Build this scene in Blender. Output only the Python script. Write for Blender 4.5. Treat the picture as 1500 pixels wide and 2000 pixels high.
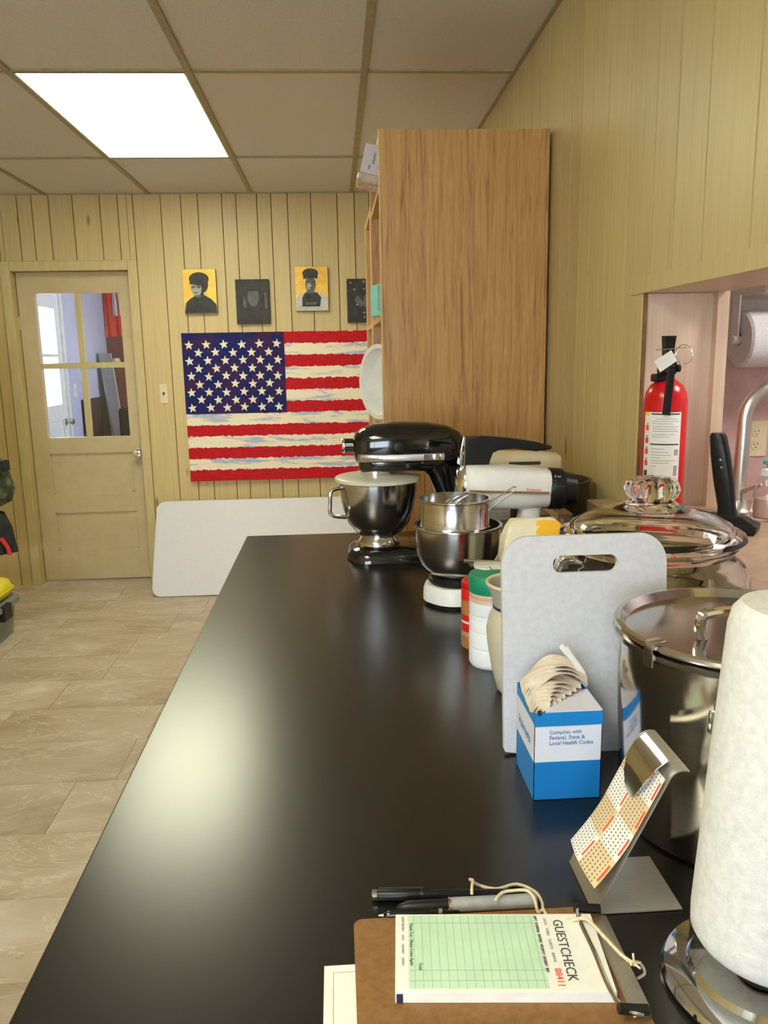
import bpy, bmesh, math, random
from mathutils import Vector, Matrix, Euler, noise as mnoise
random.seed(7)
PI = math.pi
scene = bpy.context.scene
for o in list(bpy.data.objects):
    bpy.data.objects.remove(o, do_unlink=True)
C = scene.collection

# ------------------------------------------------------------------ camera
cam_d = bpy.data.cameras.new('camera')
cam = bpy.data.objects.new('camera', cam_d)
C.objects.link(cam)
cam_d.sensor_fit = 'VERTICAL'
cam_d.sensor_height = 36.0
cam_d.lens = 1560.0 / 2000.0 * 36.0
cam_d.clip_start = 0.02
_r = ((0.99801684, 0.02926135, -0.05573297), (-0.06029959, 0.19032059, -0.97986838), (-0.01806514, 0.98128581, 0.1917076))
_m = Matrix(_r).to_4x4()
_m.translation = (0, 0, 1.42)
cam.matrix_world = _m
scene.camera = cam

# ------------------------------------------------------------------ world, exposure
PANEL = 11.0
DAY = 11.0
w = bpy.data.worlds.new('world')
scene.world = w
w.use_nodes = True
bg = w.node_tree.nodes['Background']
bg.inputs[0].default_value = (0.80, 0.88, 1.0, 1)
bg.inputs[1].default_value = DAY
vs = scene.view_settings
vs.view_transform = 'Standard'
vs.look = 'None'
vs.gamma = 1
vs.use_curve_mapping = False
vs.exposure = 0.52

# ------------------------------------------------------------------ node helpers
def lin(c):
    return tuple((x / 12.92 if x <= .04045 else ((x + .055) / 1.055) ** 2.4) for x in c)
def srgb(r, g, b):
    return lin((r / 255, g / 255, b / 255))
def c4(c):
    return (c[0], c[1], c[2], 1)
MATS = {}
class NT:
    def __init__(s, name):
        s.m = bpy.data.materials.new(name)
        s.m.use_nodes = True
        s.t = s.m.node_tree
        s.b = s.t.nodes['Principled BSDF']
        MATS[name] = s.m
    def n(s, typ, **kw):
        x = s.t.nodes.new(typ)
        for k, v in kw.items():
            setattr(x, k, v)
        return x
    def l(s, a, b):
        s.t.links.new(a, b)
    def coord(s, kind='Object', scale=(1, 1, 1), rand=False):
        tc = s.n('ShaderNodeTexCoord')
        mp = s.n('ShaderNodeMapping')
        mp.inputs['Scale'].default_value = scale
        s.l(tc.outputs[kind], mp.inputs[0])
        if rand:
            oi = s.n('ShaderNodeObjectInfo')
            ml = s.n('ShaderNodeMath', operation='MULTIPLY')
            ml.inputs[1].default_value = 37.0
            s.l(oi.outputs['Random'], ml.inputs[0])
            s.l(ml.outputs[0], mp.inputs['Location'])
        return mp.outputs[0]
    def noise(s, vec, scale=5, detail=4, rough=.6, dist=0):
        x = s.n('ShaderNodeTexNoise')
        x.inputs['Scale'].default_value = scale
        x.inputs['Detail'].default_value = detail
        x.inputs['Roughness'].default_value = rough
        x.inputs['Distortion'].default_value = dist
        s.l(vec, x.inputs['Vector'])
        return x.outputs['Fac']
    def ramp(s, fac, stops, const=False):
        x = s.n('ShaderNodeValToRGB')
        cr = x.color_ramp
        if const:
            cr.interpolation = 'CONSTANT'
        while len(cr.elements) < len(stops):
            cr.elements.new(.5)
        for e, (p, c) in zip(cr.elements, stops):
            e.position = p
            e.color = c4(c)
        s.l(fac, x.inputs[0])
        return x.outputs[0]
    def mix(s, fac, a, b, blend='MIX'):
        x = s.n('ShaderNodeMix', data_type='RGBA', blend_type=blend)
        for i, v in ((0, fac), (6, a), (7, b)):
            if hasattr(v, 'is_linked'):
                s.l(v, x.inputs[i])
            elif i == 0:
                x.inputs[0].default_value = v
            else:
                x.inputs[i].default_value = c4(v)
        return x.outputs[2]
    def math(s, op, a, b=None):
        x = s.n('ShaderNodeMath', operation=op)
        for i, v in ((0, a), (1, b)):
            if v is None:
                continue
            if hasattr(v, 'is_linked'):
                s.l(v, x.inputs[i])
            else:
                x.inputs[i].default_value = v
        return x.outputs[0]
    def randval(s, col, amt):
        oi = s.n('ShaderNodeObjectInfo')
        v = s.math('MULTIPLY_ADD', oi.outputs['Random'], amt * 2)
        v.node.inputs[2].default_value = 1 - amt
        h = s.n('ShaderNodeHueSaturation')
        s.l(col, h.inputs['Color'])
        s.l(v, h.inputs['Value'])
        return h.outputs[0]
    def bump(s, h, strength=.2, dist=.002):
        x = s.n('ShaderNodeBump')
        x.inputs['Strength'].default_value = strength
        x.inputs['Distance'].default_value = dist
        s.l(h, x.inputs['Height'])
        s.l(x.outputs[0], s.b.inputs['Normal'])
    def base(s, col):
        if hasattr(col, 'is_linked'):
            s.l(col, s.b.inputs['Base Color'])
        else:
            s.b.inputs['Base Color'].default_value = c4(col)
    def set(s, **kw):
        for k, v in kw.items():
            s.b.inputs[k.replace('_', ' ')].default_value = v
        return s

def mat(name, c1, c2=None, scale=20, stretch=(1, 1, 1), rough=.5, metal=0, bump=0, rand=0, detail=4, lo=.35, hi=.65, **kw):
    t = NT(name)
    t.set(Roughness=rough, Metallic=metal)
    if c2 is None:
        c2 = tuple(x * .93 for x in c1)
    vec = t.coord('Object', stretch, rand > 0)
    f = t.noise(vec, scale, detail)
    col = t.ramp(f, [(lo, c1), (hi, c2)])
    if rand:
        col = t.randval(col, rand)
    t.base(col)
    if bump:
        t.bump(f, bump)
    for k, v in kw.items():
        t.b.inputs[k.replace('_', ' ')].default_value = v
    return t.m

# panelling: pale knotty wood
def panel_mat(name, c1, c2, c3):
    t = NT(name)
    vec = t.coord('Object', (14, 14, .5), True)
    f = t.noise(vec, 4, 6, .65, .6)
    col = t.ramp(f, [(.3, c1), (.55, c2), (.75, c3)])
    fine = t.noise(t.coord('Object', (160, 160, 3), True), 3, 3)
    col = t.mix(.25, col, t.ramp(fine, [(.3, c3), (.7, c1)]))
    kn = t.n('ShaderNodeTexVoronoi')
    kn.inputs['Scale'].default_value = 1
    t.l(t.coord('Object', (5, 5, 1.6), True), kn.inputs['Vector'])
    k = t.ramp(kn.outputs['Distance'], [(.03, (1, 1, 1)), (.07, (0, 0, 0))])
    col = t.mix(k, col, tuple(x * .55 for x in c3))
    t.base(t.randval(col, .05))
    t.set(Roughness=.42)
    t.bump(fine, .05, .001)
    return t.m
PANEL_M = panel_mat('wall_panelling', srgb(212, 193, 138), srgb(205, 184, 127), srgb(190, 165, 108))
GROOVE = mat('groove_brown', srgb(140, 104, 62), srgb(118, 84, 50), 30, rough=.8)
JAMB = panel_mat('pale_plywood', srgb(222, 202, 180), srgb(214, 190, 166), srgb(200, 172, 146))
TRIMP = mat('painted_trim', srgb(206, 190, 138), srgb(196, 178, 124), 12, (4, 4, .6), rough=.4)
DOORP = mat('painted_door', srgb(203, 184, 142), srgb(196, 176, 134), 10, rough=.42)
CEIL = mat('ceiling_tile', srgb(226, 223, 216), srgb(208, 204, 196), 260, rough=.95, bump=.35, detail=6, rand=.02)
GRID = mat('ceiling_grid', srgb(172, 164, 130), srgb(160, 150, 116), 20, rough=.6)
WHITE = mat('white_plastic', srgb(236, 236, 230), srgb(226, 226, 220), 20, rough=.35)
CREAM = mat('cream_plastic', srgb(226, 214, 176), srgb(218, 204, 164), 20, rough=.35)
BEIGE = mat('beige_plastic', srgb(228, 216, 186), srgb(220, 206, 172), 20, rough=.4)
BLACKG = mat('black_gloss', (.004, .004, .005), (.006, .006, .007), 20, rough=.12, Coat_Weight=.5)
LIDW = mat('bowl_lid_plastic', srgb(218, 216, 200), srgb(208, 206, 188), 20, rough=.35)
BLACK = mat('black_plastic', (.008, .008, .009), (.012, .012, .013), 60, rough=.36, Specular_IOR_Level=.3)
STEEL = mat('polished_steel', (.62, .61, .6), (.56, .55, .54), 6, (1, 1, 30), rough=.16, metal=1)
POTST = mat('stockpot_steel', (.56, .54, .52), (.5, .48, .46), 6, (1, 1, 40), rough=.13, metal=1)
CHROME = mat('chrome', (.78, .78, .77), (.72, .72, .71), 8, rough=.06, metal=1)
BRUSH = mat('brushed_steel', (.66, .64, .6), (.56, .54, .5), 8, (2, 120, 2), rough=.36, metal=1)
CALST = mat('satin_steel', (.7, .67, .6), (.6, .57, .5), 8, (2, 120, 2), rough=.5, metal=1)
PAPER = mat('white_paper', srgb(240, 238, 232), srgb(232, 230, 224), 40, rough=.9)
TOWEL = mat('paper_towel', srgb(226, 226, 224), srgb(212, 212, 210), 130, rough=.95, bump=.5)
RED = mat('extinguisher_red', srgb(214, 20, 28), srgb(200, 16, 24), 8, rough=.22)
GREENLID = mat('green_lid', srgb(20, 140, 104), srgb(16, 128, 94), 20, rough=.4)
INK = mat('ink_dark', srgb(70, 78, 84), srgb(60, 66, 72), 20, rough=.8)
INKB = mat('ink_blue', srgb(96, 130, 178), srgb(86, 120, 168), 20, rough=.8)
INKG = mat('ink_grey', srgb(160, 164, 166), srgb(150, 154, 156), 20, rough=.8)
INKR = mat('ink_red', srgb(226, 92, 70), srgb(216, 80, 60), 20, rough=.8)
INKW = mat('ink_white', srgb(214, 216, 216), srgb(206, 208, 208), 20, rough=.8)
YELLOW = mat('yellow_vinyl', srgb(230, 220, 60), srgb(216, 204, 40), 12, rough=.5)
HARDB = mat('hardboard', srgb(142, 102, 58), srgb(126, 88, 46), 160, rough=.55, detail=5)
STRING = mat('white_string', srgb(226, 214, 184), srgb(206, 190, 156), 300, rough=.9)
TABLEW = mat('folding_table_plastic', srgb(216, 216, 226), srgb(212, 212, 222), 90, rough=.5, bump=.04)
BOARDM = mat('cutting_board_plastic', srgb(208, 208, 214), srgb(198, 198, 205), 120, rough=.45, bump=.15)
STONEW = mat('crock_ceramic', srgb(206, 198, 176), srgb(196, 187, 164), 30, rough=.4)
STONEI = mat('crock_inside', srgb(186, 178, 166), srgb(176, 168, 156), 30, rough=.45)
NAVY = mat('navy_line', srgb(40, 50, 84), None, 20, rough=.4)
DARKCROCK = mat('dark_stoneware', srgb(66, 58, 42), srgb(48, 42, 32), 18, rough=.35)
CARD = mat('cardboard', srgb(176, 146, 122), srgb(164, 134, 110), 30, rough=.85)
TEAL = mat('teal_paint', srgb(128, 206, 190), srgb(116, 194, 178), 20, rough=.5)
STONE = mat('pink_stone_laminate', srgb(214, 182, 176), srgb(192, 154, 150), 14, rough=.35, detail=8, lo=.3, hi=.7)
LEDGE = mat('ledge_laminate', srgb(188, 160, 132), srgb(164, 136, 110), 26, rough=.3, detail=8)
PLASTER = mat('white_plaster', srgb(228, 222, 220), srgb(220, 214, 212), 6, rough=.9)
LILAC = mat('lilac_wall', srgb(196, 196, 214), srgb(188, 188, 206), 5, rough=.6)
MAROON = mat('maroon_wall', srgb(128, 58, 56), srgb(112, 48, 48), 5, rough=.4)
REDCLOTH = mat('red_cloth', srgb(222, 56, 44), srgb(204, 44, 38), 10, rough=.8)
COATG = mat('camo_green_cloth', srgb(104, 116, 78), srgb(52, 62, 46), 14, rough=.95, detail=3, lo=.42, hi=.55, bump=.3)
COATD = mat('dark_cloth', srgb(42, 46, 50), srgb(30, 32, 36), 20, rough=.95)
TOTE = mat('grey_tote_plastic', srgb(136, 146, 140), srgb(124, 134, 130), 12, rough=.5)
NET = mat('hairnet_tissue', srgb(222, 210, 196), srgb(206, 190, 174), 50, (1, 1, 1), rough=.95)
ORANGE_Y = mat('yellow_print', srgb(248, 196, 40), srgb(244, 168, 30), 14, rough=.6, lo=.4, hi=.8)
GOLD = mat('gold_leaf', srgb(236, 190, 70), srgb(212, 156, 40), 16, rough=.35, metal=.25, detail=6)
PHOTOD = mat('dark_print', srgb(58, 58, 58), srgb(36, 36, 38), 22, rough=.6, detail=6)
PHOTOM = mat('mid_print', srgb(104, 108, 104), srgb(80, 84, 82), 22, rough=.6, detail=6)
PHOTOF = mat('pale_print', srgb(176, 180, 172), srgb(132, 136, 130), 22, rough=.6, detail=5)
PHOTOW = mat('white_print', srgb(206, 208, 204), srgb(186, 188, 184), 22, rough=.6)
EDGEW = mat('canvas_edge', srgb(120, 92, 56), srgb(96, 72, 44), 20, rough=.8)

def glass_mat(name, tint=(1, 1, 1), ior=1.45):
    t = NT(name)
    t.set(Roughness=.0, IOR=ior)
    t.base(tint)
    t.b.inputs['Transmission Weight'].default_value = 1
    return t.m
GLASS = glass_mat('clear_glass', (.96, .975, .96), 1.3)
def pane_mat(name):
    t = NT(name)
    out = t.t.nodes['Material Output']
    tr = t.n('ShaderNodeBsdfTransparent')
    gl = t.n('ShaderNodeBsdfGlossy')
    gl.inputs['Roughness'].default_value = .01
    tr.inputs[0].default_value = (.95, .97, .97, 1)
    lw = t.n('ShaderNodeLayerWeight')
    lw.inputs[0].default_value = .5
    fr = t.math('MULTIPLY_ADD', t.math('POWER', lw.outputs['Facing'], 5.0), .9).node
    fr.inputs[2].default_value = .04
    mx = t.n('ShaderNodeMixShader')
    t.l(fr.outputs[0], mx.inputs[0])
    t.l(tr.outputs[0], mx.inputs[1])
    t.l(gl.outputs[0], mx.inputs[2])
    t.l(mx.outputs[0], out.inputs[0])
    return t.m
PANE = pane_mat('window_glass')

def oak_mat(name, c1, c2, c3):
    t = NT(name)
    vec = t.coord('Object', (26, 26, 1.1), True)
    f = t.noise(vec, 3.2, 6, .6, 1.2)
    col = t.ramp(f, [(.3, c1), (.52, c2), (.72, c3)])
    pore = t.noise(t.coord('Object', (260, 260, 7), True), 3, 2)
    col = t.mix(t.ramp(pore, [(.55, (0, 0, 0)), (.75, (.5, .5, .5))]), col, c3)
    t.base(col)
    t.set(Roughness=.4)
    return t.m
OAK = oak_mat('oak_veneer', srgb(206, 164, 104), srgb(192, 146, 88), srgb(150, 102, 54))
OAKE = mat('oak_edge', srgb(222, 190, 120), srgb(210, 174, 104), 10, (10, 10, 1), rough=.45)

def counter_mat():
    t = NT('black_laminate')
    vec = t.coord('Object')
    f = t.noise(vec, 260, 3)
    t.base(t.ramp(f, [(.35, (.004, .0034, .0032)), (.7, (.008, .007, .0065))]))
    t.set(Roughness=.27)
    t.b.inputs['Specular IOR Level'].default_value = .75
    t.bump(t.noise(vec, 900, 2), .05, .0004)
    return t.m
COUNTER = counter_mat()

def floor_mat():
    t = NT('stone_vinyl')
    def rot(scale):
        v = t.coord('Object', scale, True)
        v.node.inputs['Rotation'].default_value = (0, 0, .5)
        return v
    f = t.noise(rot((1.5, 3.2, 1)), 1.5, 8, .6, .5)
    col = t.ramp(f, [(.3, srgb(160, 140, 118)), (.46, srgb(180, 163, 142)), (.58, srgb(190, 175, 156)), (.74, srgb(208, 198, 184))])
    v2 = t.noise(rot((1.4, 2.6, 1)), 2.2, 9, .62, .9)
    vein = t.ramp(v2, [(.485, (0, 0, 0)), (.5, (1, 1, 1)), (.515, (0, 0, 0))])
    col = t.mix(t.math('MULTIPLY', vein, .45), col, srgb(228, 218, 200))
    v3 = t.noise(rot((1.2, 2.4, 1)), 1.6, 9, .65, 1.2)
    crack = t.ramp(v3, [(.592, (0, 0, 0)), (.6, (1, 1, 1)), (.608, (0, 0, 0))])
    col = t.mix(t.math('MULTIPLY', crack, .4), col, srgb(120, 98, 78))
    t.base(t.randval(col, .06))
    t.set(Roughness=.45)
    t.bump(f, .08, .002)
    return t.m
FLOORM = floor_mat()
FLOORG = mat('floor_joint', srgb(138, 120, 98), srgb(124, 106, 86), 20, rough=.8)

def emit_mat(name, col, strength):
    t = NT(name)
    t.base((.9, .9, .9))
    t.b.inputs['Emission Color'].default_value = c4(col)
    t.b.inputs['Emission Strength'].default_value = strength
    return t.m
DIFFUSER = emit_mat('lit_diffuser', (1, .985, .72), PANEL)

def bands_mat(name, stops, z0, z1, rough=.5, axis=2, const=True):
    t = NT(name)
    tc = t.n('ShaderNodeTexCoord')
    sp = t.n('ShaderNodeSeparateXYZ')
    t.l(tc.outputs['Object'], sp.inputs[0])
    mr = t.n('ShaderNodeMapRange')
    mr.inputs[1].default_value = z0
    mr.inputs[2].default_value = z1
    t.l(sp.outputs[axis], mr.inputs[0])
    t.base(t.ramp(mr.outputs[0], stops, const))
    t.set(Roughness=rough)
    return t.m

# ------------------------------------------------------------------ geometry helpers
class G:
    def __init__(s):
        s.bm = bmesh.new()
        s.wn = False
    def box(s, x0, x1, y0, y1, z0, z1, bevel=0, seg=2, M=None):
        vs_ = [s.bm.verts.new((x, y, z)) for z in (z0, z1) for y in (y0, y1) for x in (x0, x1)]
        F = [(0, 2, 3, 1), (4, 5, 7, 6), (0, 1, 5, 4), (2, 6, 7, 3), (0, 4, 6, 2), (1, 3, 7, 5)]
        fs = [s.bm.faces.new([vs_[i] for i in f]) for f in F]
        if bevel:
            s.wn = True
            es = list({e for f in fs for e in f.edges})
            r = bmesh.ops.bevel(s.bm, geom=es, offset=bevel, segments=seg, affect='EDGES', profile=.5)
            vs_ = list({v for f in r['faces'] for v in f.verts} | {v for v in vs_ if v.is_valid})
        if M is not None:
            for v in vs_:
                v.co = M @ v.co
        return s
    def lathe(s, prof, seg=40, c=(0, 0, 0), M=None, sx=1, sy=1):
        rings = []
        for r, z in prof:
            if r < 1e-6:
                rings.append([s.bm.verts.new((c[0], c[1], c[2] + z))])
            else:
                rings.append([s.bm.verts.new((c[0] + sx * r * math.cos(2 * PI * i / seg), c[1] + sy * r * math.sin(2 * PI * i / seg), c[2] + z)) for i in range(seg)])
        for a, b in zip(rings, rings[1:]):
            for i in range(seg):
                j = (i + 1) % seg
                if len(a) == 1 and len(b) == 1:
                    break
                if len(a) == 1:
                    s.bm.faces.new((a[0], b[j], b[i]))
                elif len(b) == 1:
                    s.bm.faces.new((a[i], a[j], b[0]))
                else:
                    s.bm.faces.new((a[i], a[j], b[j], b[i]))
        if M is not None:
            for rg in rings:
                for v in rg:
                    v.co = M @ v.co
        return s
    def loft(s, rings, cap=True, closed=True):
        R_ = [[s.bm.verts.new(p) for p in r] for r in rings]
        n = len(R_[0])
        for a, b in zip(R_, R_[1:]):
            for i in range(n if closed else n - 1):
                j = (i + 1) % n
                s.bm.faces.new((a[i], a[j], b[j], b[i]))
        if cap and closed:
            s.bm.faces.new(list(reversed(R_[0])))
            s.bm.faces.new(R_[-1])
        return s
    def tube(s, pts, r, seg=8, cap=True):
        pts = [Vector(p) for p in pts]
        rr = r if isinstance(r, (list, tuple)) else [r] * len(pts)
        rings = []
        up = None
        for i, p in enumerate(pts):
            d = (pts[min(i + 1, len(pts) - 1)] - pts[max(i - 1, 0)]).normalized()
            if up is None:
                up = Vector((0, 0, 1)) if abs(d.z) < .9 else Vector((1, 0, 0))
            a = d.cross(up).normalized()
            up = a.cross(d).normalized()
            rings.append([p + rr[i] * (math.cos(2 * PI * k / seg) * a + math.sin(2 * PI * k / seg) * up) for k in range(seg)])
        return s.loft(rings, cap)
    def prism(s, poly, axis, a, b, bevel=0):
        # poly: 2D points; axis: 'x','y','z' extruded from a to b
        def P(u, v, t):
            return {'x': (t, u, v), 'y': (u, t, v), 'z': (u, v, t)}[axis]
        A = [s.bm.verts.new(P(u, v, a)) for u, v in poly]
        B_ = [s.bm.verts.new(P(u, v, b)) for u, v in poly]
        fs = [s.bm.faces.new(A), s.bm.faces.new(list(reversed(B_)))]
        n = len(poly)
        for i in range(n):
            j = (i + 1) % n
            fs.append(s.bm.faces.new((A[j], A[i], B_[i], B_[j])))
        if bevel:
            s.wn = True
            es = [e for f in fs[:2] for e in f.edges]
            bmesh.ops.bevel(s.bm, geom=es, offset=bevel, segments=2, affect='EDGES', profile=.5)
        return s
    def done(s, name, m, parent=None, smooth=False, ang=35, M=None, solid=0):
        bmesh.ops.remove_doubles(s.bm, verts=s.bm.verts, dist=1e-6)
        if M is not None:
            bmesh.ops.transform(s.bm, matrix=M, verts=s.bm.verts)
        if solid:
            bmesh.ops.recalc_face_normals(s.bm, faces=s.bm.faces)
            bmesh.ops.solidify(s.bm, geom=list(s.bm.faces), thickness=solid)
        bmesh.ops.recalc_face_normals(s.bm, faces=s.bm.faces)
        me = bpy.data.meshes.new(name)
        s.bm.to_mesh(me)
        s.bm.free()
        me.materials.append(m)
        if smooth:
            me.shade_smooth()
            me.set_sharp_from_angle(angle=math.radians(ang))
        o = bpy.data.objects.new(name, me)
        C.objects.link(o)
        if smooth and s.wn:
            wm_ = o.modifiers.new('weighted_normal', 'WEIGHTED_NORMAL')
            wm_.keep_sharp = True
        if parent is not None:
            o.parent = parent
        return o

def tag(o, label, cat, group=None):
    o['label'] = label
    o['category'] = cat
    if group:
        o['group'] = group
    return o
def thing(name, label, cat, loc=(0, 0, 0), rz=0, group=None):
    o = bpy.data.objects.new(name, None)
    C.objects.link(o)
    o.empty_display_size = .05
    o.location = loc
    o.rotation_euler = (0, 0, rz)
    return tag(o, label, cat, group)
def struct(o):
    o['kind'] = 'structure'
    return o
def bx(name, m, parent, x0, x1, y0, y1, z0, z1, bevel=0, seg=2):
    return G().box(x0, x1, y0, y1, z0, z1, bevel, seg).done(name, m, parent, smooth=bevel > 0, ang=50)
def text(name, s, size, m, parent, loc, rot, align='LEFT', space=1.0, sx=1.0, lines=1.0):
    cu = bpy.data.curves.new(name, 'FONT')
    cu.body = s
    cu.size = size
    cu.align_x = align
    cu.space_character = space
    cu.space_line = lines
    cu.extrude = .00015
    cu.resolution_u = 3
    tmp = bpy.data.objects.new(name, cu)
    C.objects.link(tmp)
    dg = bpy.context.evaluated_depsgraph_get()
    me = bpy.data.meshes.new_from_object(tmp.evaluated_get(dg))
    bpy.data.objects.remove(tmp, do_unlink=True)
    me.materials.clear()
    me.materials.append(m)
    o = bpy.data.objects.new(name, me)
    C.objects.link(o)
    o.location = loc
    o.rotation_euler = rot
    o.scale = (sx, 1, 1)
    o.parent = parent
    return o
def rrect(x0, x1, y0, y1, r, seg=6):
    out = []
    for cx, cy, a0 in ((x1 - r, y1 - r, 0), (x0 + r, y1 - r, 90), (x0 + r, y0 + r, 180), (x1 - r, y0 + r, 270)):
        for i in range(seg + 1):
            a = math.radians(a0 + 90 * i / seg)
            out.append((cx + r * math.cos(a), cy + r * math.sin(a)))
    return out
def catmull(P, n=8):
    P = [Vector(p) for p in P]
    out = []
    for i in range(len(P) - 1):
        p0, p1, p2, p3 = P[max(i - 1, 0)], P[i], P[i + 1], P[min(i + 2, len(P) - 1)]
        for k in range(n):
            t = k / n
            out.append(.5 * ((2 * p1) + (-p0 + p2) * t + (2 * p0 - 5 * p1 + 4 * p2 - p3) * t * t + (-p0 + 3 * p1 - 3 * p2 + p3) * t ** 3))
    out.append(P[-1])
    return out
def superell(cx, cy, cz, ry, rz, n=24, e=2.6, axis='x'):
    out = []
    for i in range(n):
        a = 2 * PI * i / n
        c, s_ = math.cos(a), math.sin(a)
        u = ry * math.copysign(abs(c) ** (2 / e), c)
        v = rz * math.copysign(abs(s_) ** (2 / e), s_)
        out.append({'x': (cx, cy + u, cz + v), 'y': (cx + u, cy, cz + v), 'z': (cx + u, cy + v, cz)}[axis])
    return out

# ================================================================== SETTING
WX, BY, CZ = .68, 5.15, 2.40          # right wall, back wall, ceiling
LX, FY = -3.2, -2.6                    # left wall, wall behind the camera
TOP = .914                             # worktop height

# floor with stone-look vinyl tiles
fl = struct(G().box(LX - .1, WX + .1, FY - .1, BY + .1, -.06, -.0025).done('floor', FLOORG))
tw, tl = .3048, .6096
iy = 0
y = FY
while y < BY + .08:
    x = LX - (.305 if iy % 2 else 0) - .17 * (iy % 3)
    while x < WX:
        x0, x1 = max(x, LX), min(x + tl, WX)
        if x1 - x0 > .05:
            G().box(x0 + .0008, x1 - .0008, y + .0008, min(y + tw, BY + .1) - .0008, -.0025, 0).done('floor_tile', FLOORM, fl)
        x += tl
    y += tw
    iy += 1

# ceiling: tiles in a metal grid
ce = struct(G().box(LX - .1, WX + .1, FY - .1, BY + .1, CZ + .035, CZ + .1).done('ceiling', PLASTER))
XR = [-.478 + .6096 * k for k in range(-4, 2)]
YR = [3.04 + 1.2192 * k for k in range(-4, 2)]
XE = [LX] + XR + [WX]
YE = [FY] + YR + [BY]
lights = []
for i in range(len(XE) - 1):
    for j in range(len(YE) - 1):
        x0, x1, y0, y1 = XE[i], XE[i + 1], YE[j], YE[j + 1]
        if abs(x0 + 1.0876) < .01 and (abs(y0 - 3.04) < .01 or abs(y0 + .6176) < .02):  # the panel above the camera is out of view, added to light the foreground
            lights.append((x0, x1, y0, y1))
            continue
        G().box(x0 + .004, x1 - .004, y0 + .004, y1 - .004, CZ + .004, CZ + .02).done('ceiling_tile', CEIL, ce)
for x in XR:
    bx('ceiling_runner', GRID, ce, x - .012, x + .012, FY, BY, CZ - .004, CZ + .005)
for y in YR:
    bx('ceiling_runner', GRID, ce, LX, WX, y - .012, y + .012, CZ - .003, CZ + .0045)
bx('ceiling_runner', GRID, ce, LX, WX, BY - .022, BY - .008, CZ - .003, CZ + .0045)
bx('ceiling_runner', GRID, ce, WX - .022, WX - .008, FY, BY, CZ - .0035, CZ + .0045)

PW = [.125, .085, .1, .14, .16, .105, .09, .165, .12, .1, .145, .085]
GP = .0055
def planks_x(parent, x0, x1, yb, holes, z0=0.0, z1=CZ, th=.009, skip=0):
    x, k = x0, skip
    while x < x1 - .01:
        x2 = min(x + PW[k % len(PW)], x1)
        spans = [(z0, z1)]
        for hx0, hx1, hz0, hz1 in holes:
            if x2 > hx0 + .002 and x < hx1 - .002:
                if x < hx0 - .002:      # split lengthwise
                    G().box(x + GP / 2, hx0, yb - th, yb, z0, z1).done('plank', PANEL_M, parent)
                    x = hx0
                if x2 > hx1 + .002:
                    G().box(hx1, x2 - GP / 2, yb - th, yb, z0, z1).done('plank', PANEL_M, parent)
                    x2_ = hx1
                else:
                    x2_ = x2
                for a, b in ((z0, hz0), (hz1, z1)):
                    if b - a > .01:
                        G().box(x + GP / 2, x2_ - GP / 2, yb - th, yb, a, b).done('plank', PANEL_M, parent)
                spans = []
        for a, b in spans:
            G().box(x + GP / 2, x2 - GP / 2, yb - th, yb, a, b).done('plank', PANEL_M, parent)
        x = x2
        k += 1
# back wall, opening for the door
DX0, DX1, DZ = -1.945, -1.24, 1.965
g = G()
g.box(LX - .1, DX0 - .02, BY, BY + .12, 0, CZ + .04)
g.box(DX1 + .02, WX + .3, BY, BY + .12, 0, CZ + .04)
g.box(DX0 - .02, DX1 + .02, BY, BY + .12, DZ + .02, CZ + .04)
wb = struct(g.done('wall_back', GROOVE))
planks_x(wb, LX, WX, BY, [(DX0 - .02, DX1 + .02, 0, DZ + .02)], skip=2)

# right wall with the pass-through opening
OY0, OY1, OZ0, OZ1 = .10, 1.762, 1.03, 1.543
WT = .15
g = G()
wx0 = WX
g.box(wx0, wx0 + WT, OY1 + .015, BY + .05, 0, CZ + .04)
g.box(wx0, wx0 + WT, FY - .1, OY0, 0, CZ + .04)
g.box(wx0, wx0 + WT, OY0, OY1 + .015, 0, OZ0)
g.box(wx0, wx0 + WT, OY0, OY1 + .015, OZ1 + .012, CZ + .04)
wr = struct(g.done('wall_right', GROOVE))
y, k = FY, 3
while y < BY - .01:
    y2 = min(y + PW[(k * 5) % len(PW)] * 1.05, BY)
    a, b = y + GP / 2, y2 - GP / 2
    if y2 <= OY0 or y >= OY1:
        G().box(WX - .009, WX, a, b, 0, CZ).done('plank', PANEL_M, wr)
    else:
        if y2 > OY1:
            G().box(WX - .009, WX, OY1, b, 0, CZ).done('plank', PANEL_M, wr)
            b = OY1
        if y < OY0:
            G().box(WX - .009, WX, a, OY0, 0, CZ).done('plank', PANEL_M, wr)
            a = OY0
        if b - a > .004:
            G().box(WX - .009, WX, a, b, 0, OZ0).done('plank', PANEL_M, wr)
            G().box(WX - .009, WX, a, b, OZ1, CZ).done('plank', PANEL_M, wr)
    y = y2
    k += 1
# opening lining and head board
struct(bx('trim_1', JAMB, None, WX + .002, WX + WT + .02, OY1 + .002, OY1 + .014, OZ0, OZ1))
struct(bx('trim_2', JAMB, None, WX + .002, WX + WT + .02, OY0, OY1 + .014, OZ1 + .001, OZ1 + .013))
struct(bx('trim_3', PANEL_M, None, WX - .012, WX - .008, FY, OY1 + .06, OZ1 + .0005, OZ1 + .036))
struct(bx('trim_4', GROOVE, None, WX - .004, WX + .003, OY1 - .006, OY1 + .003, OZ0 + .03, OZ1))
struct(bx('trim_5', JAMB, None, WX + WT + .004, WX + WT + .03, OY1 - .02, OY1 + .02, OZ0, OZ1 + .03))

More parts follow.
